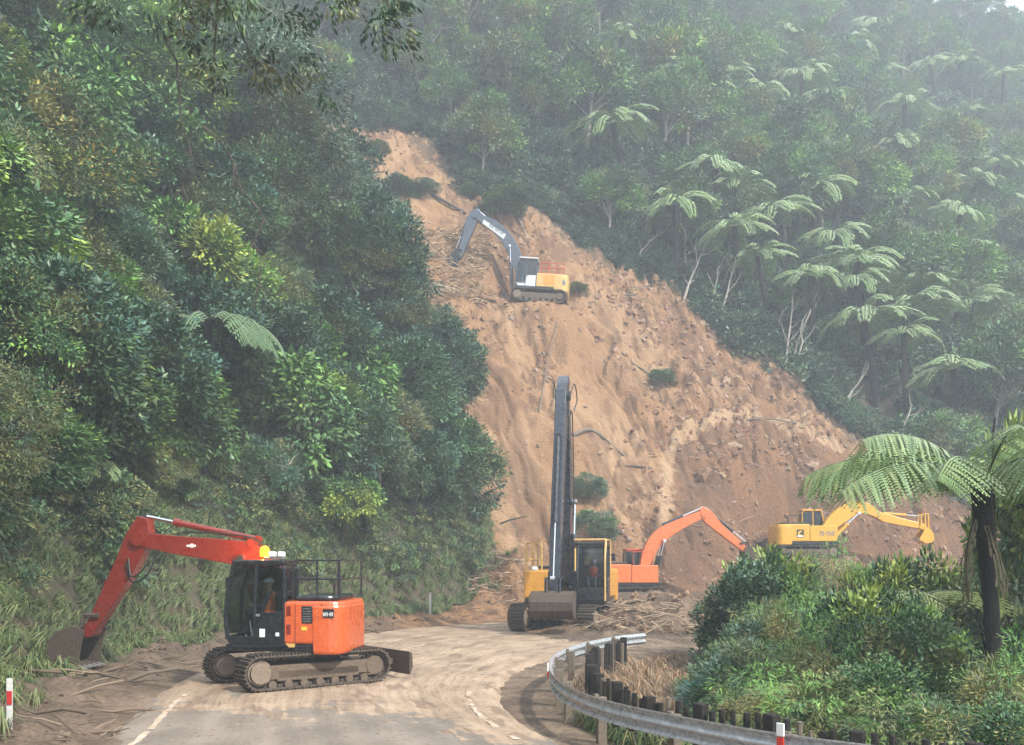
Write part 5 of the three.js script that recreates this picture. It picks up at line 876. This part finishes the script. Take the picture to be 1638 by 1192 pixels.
// ------------------------------------------------------------------ the two operators at the levers
function blob(bones, lo, hi, res, k = 0.03) {
  const size = Math.max(hi[0] - lo[0], hi[1] - lo[1], hi[2] - lo[2]) / 2 * 1.08, c = V((lo[0] + hi[0]) / 2, (lo[1] + hi[1]) / 2, (lo[2] + hi[2]) / 2), mc = new MarchingCubes(res, M.seat, false, false, 60000), half = res / 2; mc.isolation = 0;
  for (let z = 0; z < res; z++) for (let y = 0; y < res; y++) for (let x = 0; x < res; x++) {
    const p = [c.x + (x - half) / half * size, c.y + (y - half) / half * size, c.z + (z - half) / half * size]; let s = 0;
    for (const [a, b, ra, rb] of bones) { const ux = b[0] - a[0], uy = b[1] - a[1], uz = b[2] - a[2], L = ux * ux + uy * uy + uz * uz || 1e-9, t = clamp(((p[0] - a[0]) * ux + (p[1] - a[1]) * uy + (p[2] - a[2]) * uz) / L, 0, 1), q = Math.hypot(p[0] - a[0] - ux * t, p[1] - a[1] - uy * t, p[2] - a[2] - uz * t) - lerp(ra, rb, t); s += Math.exp(-q / k); }
    mc.field[x + y * res + z * res * res] = clamp(k * Math.log(s + 1e-30), -1, 1);
  }
  mc.update(); const g = new THREE.BufferGeometry(), n = mc.count;
  g.setAttribute('position', new THREE.BufferAttribute(mc.positionArray.slice(0, n * 3), 3)); g.scale(size, size, size); g.translate(c.x, c.y, c.z); g.computeVertexNormals(); return g;
}
const skin = [0.42, 0.23, 0.155], navy = [0.02, 0.026, 0.045];
const bodyGeo = (() => {
  const B = [[[0, 0, 0], [0.02, 0.26, 0], 0.15, 0.155], [[0.02, 0.26, 0], [0.0, 0.42, 0], 0.16, 0.13], [[0, 0.42, -0.12], [0, 0.42, 0.12], 0.09, 0.09], [[0, 0.46, 0], [0.02, 0.56, 0], 0.055, 0.052]];
  for (const s of [-1, 1]) B.push([[0.02, -0.02, 0.09 * s], [0.43, 0.04, 0.13 * s], 0.095, 0.07], [[0.43, 0.04, 0.13 * s], [0.50, -0.36, 0.12 * s], 0.065, 0.045], [[0.50, -0.38, 0.12 * s], [0.66, -0.41, 0.13 * s], 0.045, 0.035], [[0, 0.42, 0.18 * s], [0.10, 0.16, 0.25 * s], 0.062, 0.048], [[0.10, 0.16, 0.25 * s], [0.36, 0.20, 0.20 * s], 0.046, 0.032]);
  const head = blob([[[0.03, 0.68, 0], [0.025, 0.72, 0], 0.085, 0.09], [[0.06, 0.60, 0], [0.05, 0.66, 0], 0.05, 0.07], [[0.115, 0.685, 0], [0.135, 0.655, 0], 0.014, 0.018], [[0.02, 0.56, 0], [0.03, 0.62, 0], 0.045, 0.05], [[0.02, 0.68, -0.088], [0.02, 0.66, -0.09], 0.02, 0.014], [[0.02, 0.68, 0.088], [0.02, 0.66, 0.09], 0.02, 0.014], [[0.10, 0.62, -0.02], [0.10, 0.62, 0.02], 0.014, 0.014]], [-0.1, 0.52, -0.12], [0.17, 0.83, 0.12], 56, 0.012);
  const hand = (s) => { const h = [0.38, 0.205, 0.195 * s], b = [[[0.34, 0.20, 0.20 * s], [0.41, 0.215, 0.19 * s], 0.026, 0.03]]; [0.075, 0.085, 0.08, 0.065].forEach((l, i) => { const o = [0.425, 0.235 - 0.018 * i, 0.185 * s], m = [o[0] + l * 0.55, o[1] + 0.002, o[2] - 0.012 * s], e = [m[0] - 0.006, m[1] - 0.004, m[2] - l * 0.5 * s]; b.push([o, m, 0.0095, 0.009], [m, e, 0.009, 0.008]); }); b.push([[0.37, 0.235, 0.185 * s], [0.405, 0.262, 0.165 * s], 0.011, 0.010], [[0.405, 0.262, 0.165 * s], [0.435, 0.262, 0.145 * s], 0.010, 0.009]); return blob(b, [0.30, 0.14, s > 0 ? 0.10 : -0.25], [0.52, 0.29, s > 0 ? 0.25 : -0.10], 48, 0.006); };
  const body = blob(B, [-0.22, -0.48, -0.35], [0.75, 0.62, 0.35], 84, 0.022), parts = [[body, (p) => p.y > 0.50 || (p.x > 0.30 && p.y > 0.12) ? skin : navy], [head, () => skin], [hand(1), () => skin], [hand(-1), () => skin]];
  const dark = [0.03, 0.02, 0.015];
  return mergeGeometries(parts.map(([g, f]) => { const p = g.attributes.position, c = []; for (let i = 0; i < p.count; i++) { let q = f({ x: p.getX(i), y: p.getY(i) }); const x = p.getX(i), y = p.getY(i), z = Math.abs(p.getZ(i)); if (g === head && x > 0.09 && Math.hypot(y - 0.69, z - 0.034) < 0.012) q = dark; if (g === head && x > 0.09 && Math.abs(y - 0.618) < 0.006 && z < 0.025) q = [0.25, 0.08, 0.06]; c.push(...q); } g.setAttribute('color', new THREE.Float32BufferAttribute(c, 3)); return g; }));
})();
const vestGeo = blob([[[0, 0.02, 0], [0.02, 0.26, 0], 0.165, 0.17], [[0.02, 0.26, 0], [0.0, 0.40, 0], 0.172, 0.145], [[0, 0.41, -0.13], [0, 0.41, 0.13], 0.098, 0.098]], [-0.22, -0.14, -0.3], [0.24, 0.52, 0.3], 56, 0.02);
const skinMat = vcol(0.65), vestOrange = std(0.85, 0.16, 0.03, 0.7), vestRed = std(0.75, 0.06, 0.03, 0.7), hatMat = std(0.75, 0.74, 0.7, 0.4);
function operator(digger, houseTurn, seatAt, label, vest) {
  const t = thing('person', label, 'person', null), P = V(...seatAt).applyMatrix4(new THREE.Matrix4().makeRotationY(houseTurn)).applyMatrix4((digger.updateMatrixWorld(true), digger.matrixWorld)); t.position.copy(P); t.rotation.y = digger.rotation.y + houseTurn;
  mesh('body', bodyGeo, skinMat, t); mesh('vest', vestGeo, vest, t);
  const hat = new THREE.SphereGeometry(0.112, 18, 9, 0, 6.283, 0, 1.5).scale(1.12, 0.85, 1).translate(0.02, 0.735, 0), brim = new THREE.CylinderGeometry(0.135, 0.14, 0.012, 18).scale(1.1, 1, 0.95).translate(0.04, 0.738, 0);
  mesh('hard_hat', merge([hat, brim].map(uvBox)), hatMat, t); return t;
}
operator(nearDigger, -0.74, [-0.06 + 0.36 * 1.32, 0.92 + 0.30 * 1.8 + 0.12, -1.15 + 0.49], 'operator in an orange vest seated in the near orange-red excavator', vestOrange);
operator(longDigger, 0.20, [0.45 + 0.36 * 1.5, 1.17 + 0.30 * 1.95 + 0.12, -1.5 + 0.53], 'operator in a red vest seated in the long-boomed excavator', vestRed);

// ------------------------------------------------------------------ rubble, logs, rocks and shrubs left on the slip
const rockGeos = [1, 2, 3, 4].map((s) => { const g = new THREE.IcosahedronGeometry(0.5, 1).toNonIndexed(), p = g.attributes.position; for (let i = 0; i < p.count; i++) { const v = V(p.getX(i), p.getY(i), p.getZ(i)), k = 1 + 0.55 * N3(v.x * 1.7 + s * 5, v.y * 1.7, v.z * 1.7); p.setXYZ(i, v.x * k * 1.2, v.y * k * 0.75, v.z * k); } g.computeVertexNormals(); return uvBox(g); });
const clodMat = std(0.33, 0.185, 0.105, 0.95, { map: rep(grainMap, 1) }), stoneMat = std(0.42, 0.28, 0.18, 0.9, { map: rep(grainMap, 1) }), mudClod = std(0.15, 0.11, 0.08, 0.95, { map: rep(grainMap, 1) });
{
  const r = rng(400), clods = [[], []], mud = [], heapSticks = [];
  for (let k = 0; k < 21000; k++) { const x = -15 + 52 * r(), d = 51 + 36 * r(); if (pastEdge(x, d) > 0.4 || intoBank(x, d) > 0.3 || r() > rubbleAmount(x, d) * 1.1 + 0.06) continue; const tone = 0.75 + 0.5 * r(); clods[k % 2].push([x, slipHeight(x, d), -d, 0.07 + 0.34 * Math.pow(r(), 3.4), r() * 6.28, r() * 3, r() * 3, [tone, tone * (0.9 + 0.15 * r()), tone * (0.85 + 0.3 * r())]]); }
  scatter('slip_rubble', rockGeos[0], clodMat, 'clods of orange clay scattered over the slip', 'rubble', clods[0]); scatter('slip_rubble', rockGeos[1], stoneMat, 'pale broken stone scattered over the slip', 'rubble', clods[1]);
  for (let k = 0; k < 14000; k++) { const x = -13 + 26 * r(), d = 9 + 46 * r(), s = intoBank(x, d), q = beyondRail(x, d); const nearBank = s > -3.2 && s < 0.6, heap = Math.hypot((x - 6.3) / 4.2, (d - 37.5) / 4.6) < 1, heap2 = Math.hypot((x - 0.2) / 3, (d - 50.5) / 4.5) < 1; if (!(nearBank || heap || heap2) || (nearBank && r() > 0.5 + 0.2 * s)) continue; const tone = 0.6 + 0.9 * r(); mud.push([x, vergeHeight(x, d), -d, 0.04 + 0.20 * Math.pow(r(), 3) * (heap || heap2 ? 1.8 : 1), r() * 6.28, r() * 3, r() * 3, heap || heap2 ? [tone * 2.2, tone * 1.9, tone * 1.6] : [tone, tone, tone]]); }
  scatter('verge_rubble', rockGeos[2], mudClod, 'brown mud clods and stones along the bank foot', 'rubble', mud);
  const stickGeo = limb([V(-0.5, 0, 0), V(-0.15, 0.03, 0.04), V(0.2, 0, -0.02), V(0.5, 0.05, 0.03)], [0.022, 0.02, 0.016, 0.007], 5), st = [];
  for (let k = 0; k < 16000; k++) { const x = -13 + 26 * r(), d = 9 + 46 * r(), s = intoBank(x, d); const nearBank = s > -2.6 && s < 0.8, heap = Math.hypot((x - 6.3) / 4.2, (d - 37.5) / 4.6) < 1, heap2 = Math.hypot((x - 0.2) / 3, (d - 50.5) / 4.5) < 1; if (!(heap || heap2 || (nearBank && r() < 0.14))) continue; const tone = heap || heap2 ? 0.8 + 0.9 * r() : 0.35 + 0.6 * r(); st.push([x, vergeHeight(x, d) + 0.05 + (heap ? 0.1 * r() : 0), -d, 0.5 + 1.3 * r() * r(), r() * 6.28, (r() - .5) * .5, (r() - .5) * .7, [tone, tone * 0.93, tone * 0.86]]); }
  for (let k = 0; k < 2600; k++) { const x = -13 + 46 * r(), d = 53 + 34 * r(); if (pastEdge(x, d) > 0 || intoBank(x, d) > 0 || r() > rubbleAmount(x, d) + 0.05) continue; const upper = d > 70 && x < 3; st.push([x, slipHeight(x, d) + 0.05, -d, 0.6 + 1.6 * r() * r(), r() * 6.28, (r() - .5) * .6, (r() - .5) * .9, upper ? [1.6, 1.45, 1.25] : [0.9 + 0.7 * r(), 0.85 + 0.5 * r(), 0.8 + 0.4 * r()]]); }
  for (let k = 0; k < 900; k++) { const [x, d] = slipAt(660 + 120 * r(), 370 + 110 * r()); if (intoBank(x, d) > 0) continue; st.push([x, slipHeight(x, d) + 0.1 * r(), -d, 0.8 + 1.3 * r(), r() * 6.28, (r() - .5) * .6, (r() - .5) * 1.2, [1.5, 1.35, 1.1]]); }
  scatter('broken_branches', stickGeo, std(0.25, 0.195, 0.145, 0.9), 'broken sticks and roots strewn through the rubble', 'debris', st);
  // boulders big enough to pick out
  const big = [[1175, 735, 0.9, 'rounded boulder under the pale track edge'], [1128, 792, 1.1, 'dark boulder in the fresh soil bank'], [1235, 640, 0.9, 'pale boulder high in the churned clay'], [1160, 610, 0.8, 'clay boulder midway up the slip'], [1010, 510, 0.9, 'clay boulder right of the hillside digger'], [960, 540, 0.8, 'boulder below the hillside digger'], [1300, 770, 0.9, 'boulder above the yellow cab'], [1075, 620, 0.8, 'boulder beside the slip seedlings'], [1215, 820, 1.0, 'boulder left of the yellow counterweight'], [705, 410, 0.9, 'stone by the hillside bucket'], [1330, 720, 0.7, 'stone near the lower forest edge'], [900, 640, 0.7, 'stone beside the top of the black boom'], [1120, 560, 0.7, 'pale stone near the slip edge trunks']];
  big.forEach(([px, py, s, label], i) => { const [x, d] = slipAt(px, py), m = mesh('boulder', rockGeos[i % 4], i % 3 ? clodMat : stoneMat, scene); m.position.set(x, slipHeight(x, d) + 0.05, -d); m.scale.setScalar(s); m.rotation.set(i, i * 2, i * 0.7); tag(m, label, 'boulder', 'boulders on the slip'); });
  // fallen trunks and branches: ends in the picture, radius, lift
  const onSlip = ([px, py], lift = 0.1) => { const [x, d] = slipAt(px, py); return V(x, slipHeight(x, d) + lift, -d); };
  const logs = [[[[632, 272], [690, 310], [745, 352]], 0.16, barkMat, 'long dark fallen trunk above the hillside boom'], [[[916, 712], [945, 697], [1000, 722]], 0.13, greyTimber, 'brown log lying beside the tall black boom'], [[[862, 668], [872, 610], [892, 545]], 0.06, greyTimber, 'thin bare sapling stem left of the boom top'], [[[700, 368], [722, 385], [730, 392]], 0.11, barkMat, 'short dark log behind the hillside stick'], [[[820, 345], [838, 372], [852, 402]], 0.05, paleBark, 'pale splintered branch under the dark slip shrub'], [[[965, 455], [990, 480], [1020, 492]], 0.08, greyTimber, 'grey log right of the hillside digger'], [[[1190, 690], [1225, 702], [1275, 706]], 0.07, greyTimber, 'log lying on the pale track'], [[[985, 735], [1010, 745], [1045, 748]], 0.08, barkMat, 'dark root below the brown log'], [[[1010, 590], [1040, 612], [1062, 640]], 0.07, greyTimber, 'thin log beside the slip seedlings'], [[[1265, 850], [1290, 838], [1318, 842]], 0.08, barkMat, 'dark log behind the yellow digger'], [[[670, 440], [700, 452], [735, 462]], 0.12, paleBark, 'thick pale log beneath the hillside bucket'], [[[765, 470], [790, 478], [812, 476]], 0.16, clodMat, 'clay-covered log in front of the hillside digger tracks']];
  for (const [pts, rad, mat, label] of logs) { const p = pts.map((q) => onSlip(q, rad * 0.8)); const c = new THREE.CatmullRomCurve3(p), q = Array.from({ length: 9 }, (_, i) => c.getPointAt(i / 8)); const m = mesh('fallen_log', limb(q, q.map((_, i) => rad * (1.1 - 0.06 * i)), 7), mat, scene); tag(m, label, 'log', 'logs on the slip'); }
  // long sticks in the heap and at the bank foot
  for (const [a, b, rad, label] of [[[800, 838, 52], [842, 826, 51], 0.06, 'pale broken branch jutting from the rubble left of the black boom'], [[95, 1070, 21.5], [190, 1085, 20.5], 0.05, 'dark stick lying under the near bucket'], [[205, 1088, 20.8], [285, 1070, 21], 0.05, 'pale stick on the mud left of the near tracks'], [[1000, 985, 38], [1080, 965, 37], 0.07, 'pale branch across the rubble heap']]) { const A = at(...a), B = at(...b); for (const q of [A, B]) q.y = Math.max(q.y, vergeHeight(q.x, -q.z) + rad); const m = mesh('fallen_branch', limb([A, A.clone().lerp(B, 0.4).add(V(0, 0.06, 0)), B], [rad, rad * 0.9, rad * 0.5], 6), greyTimber, scene); tag(m, label, 'branch', 'loose branches'); }
  // shrubs that rode down with the slip
  for (const [px, py, s, key, label] of [[640, 292, 0.62, 'dark', 'dark shrub at the upper end of the fallen trunk'], [682, 298, 0.5, 'grey', 'green shrub halfway along the fallen trunk'], [806, 352, 0.85, 'dark', 'large dark shrub behind the hillside boom'], [866, 428, 0.62, 'olive', 'brown-green scrub above the hillside cab'], [1058, 612, 0.45, 'grey', 'clump of seedlings in the middle of the slip'], [940, 790, 0.6, 'grey', 'grey-green shrub right of the black boom'], [950, 845, 0.75, 'grey', 'taller grey shrub behind the long-boomed cab'], [925, 460, 0.4, 'olive', 'scrub at the rear of the hillside digger'], [605, 232, 0.45, 'olive', 'olive shrub on the slip crest'], [755, 300, 0.5, 'grey', 'grey scrub under the upper forest edge']]) {
    const [x, d] = slipAt(px, py + 12); plant(key, V(x, slipHeight(x, d) - 1.15 * s - 0.1, -d), s, r() * 6.28, 'slip_shrub', label, 'shrub', 'shrubs left on the slip', 0.85);
  }
}
// dead pole beside the ferns
{ const p = at(1590, 745, 17), m = mesh('dead_sapling', limb([V(p.x, -1.5, p.z), p, at(1588, 700, 17), at(1592, 668, 17)], [0.04, 0.025, 0.02, 0.014], 5), fernBark, scene); tag(m, 'thin dead sapling standing above the large fern crown', 'sapling'); }

renderer.setSize(1024, 745);
renderer.render(scene, camera);
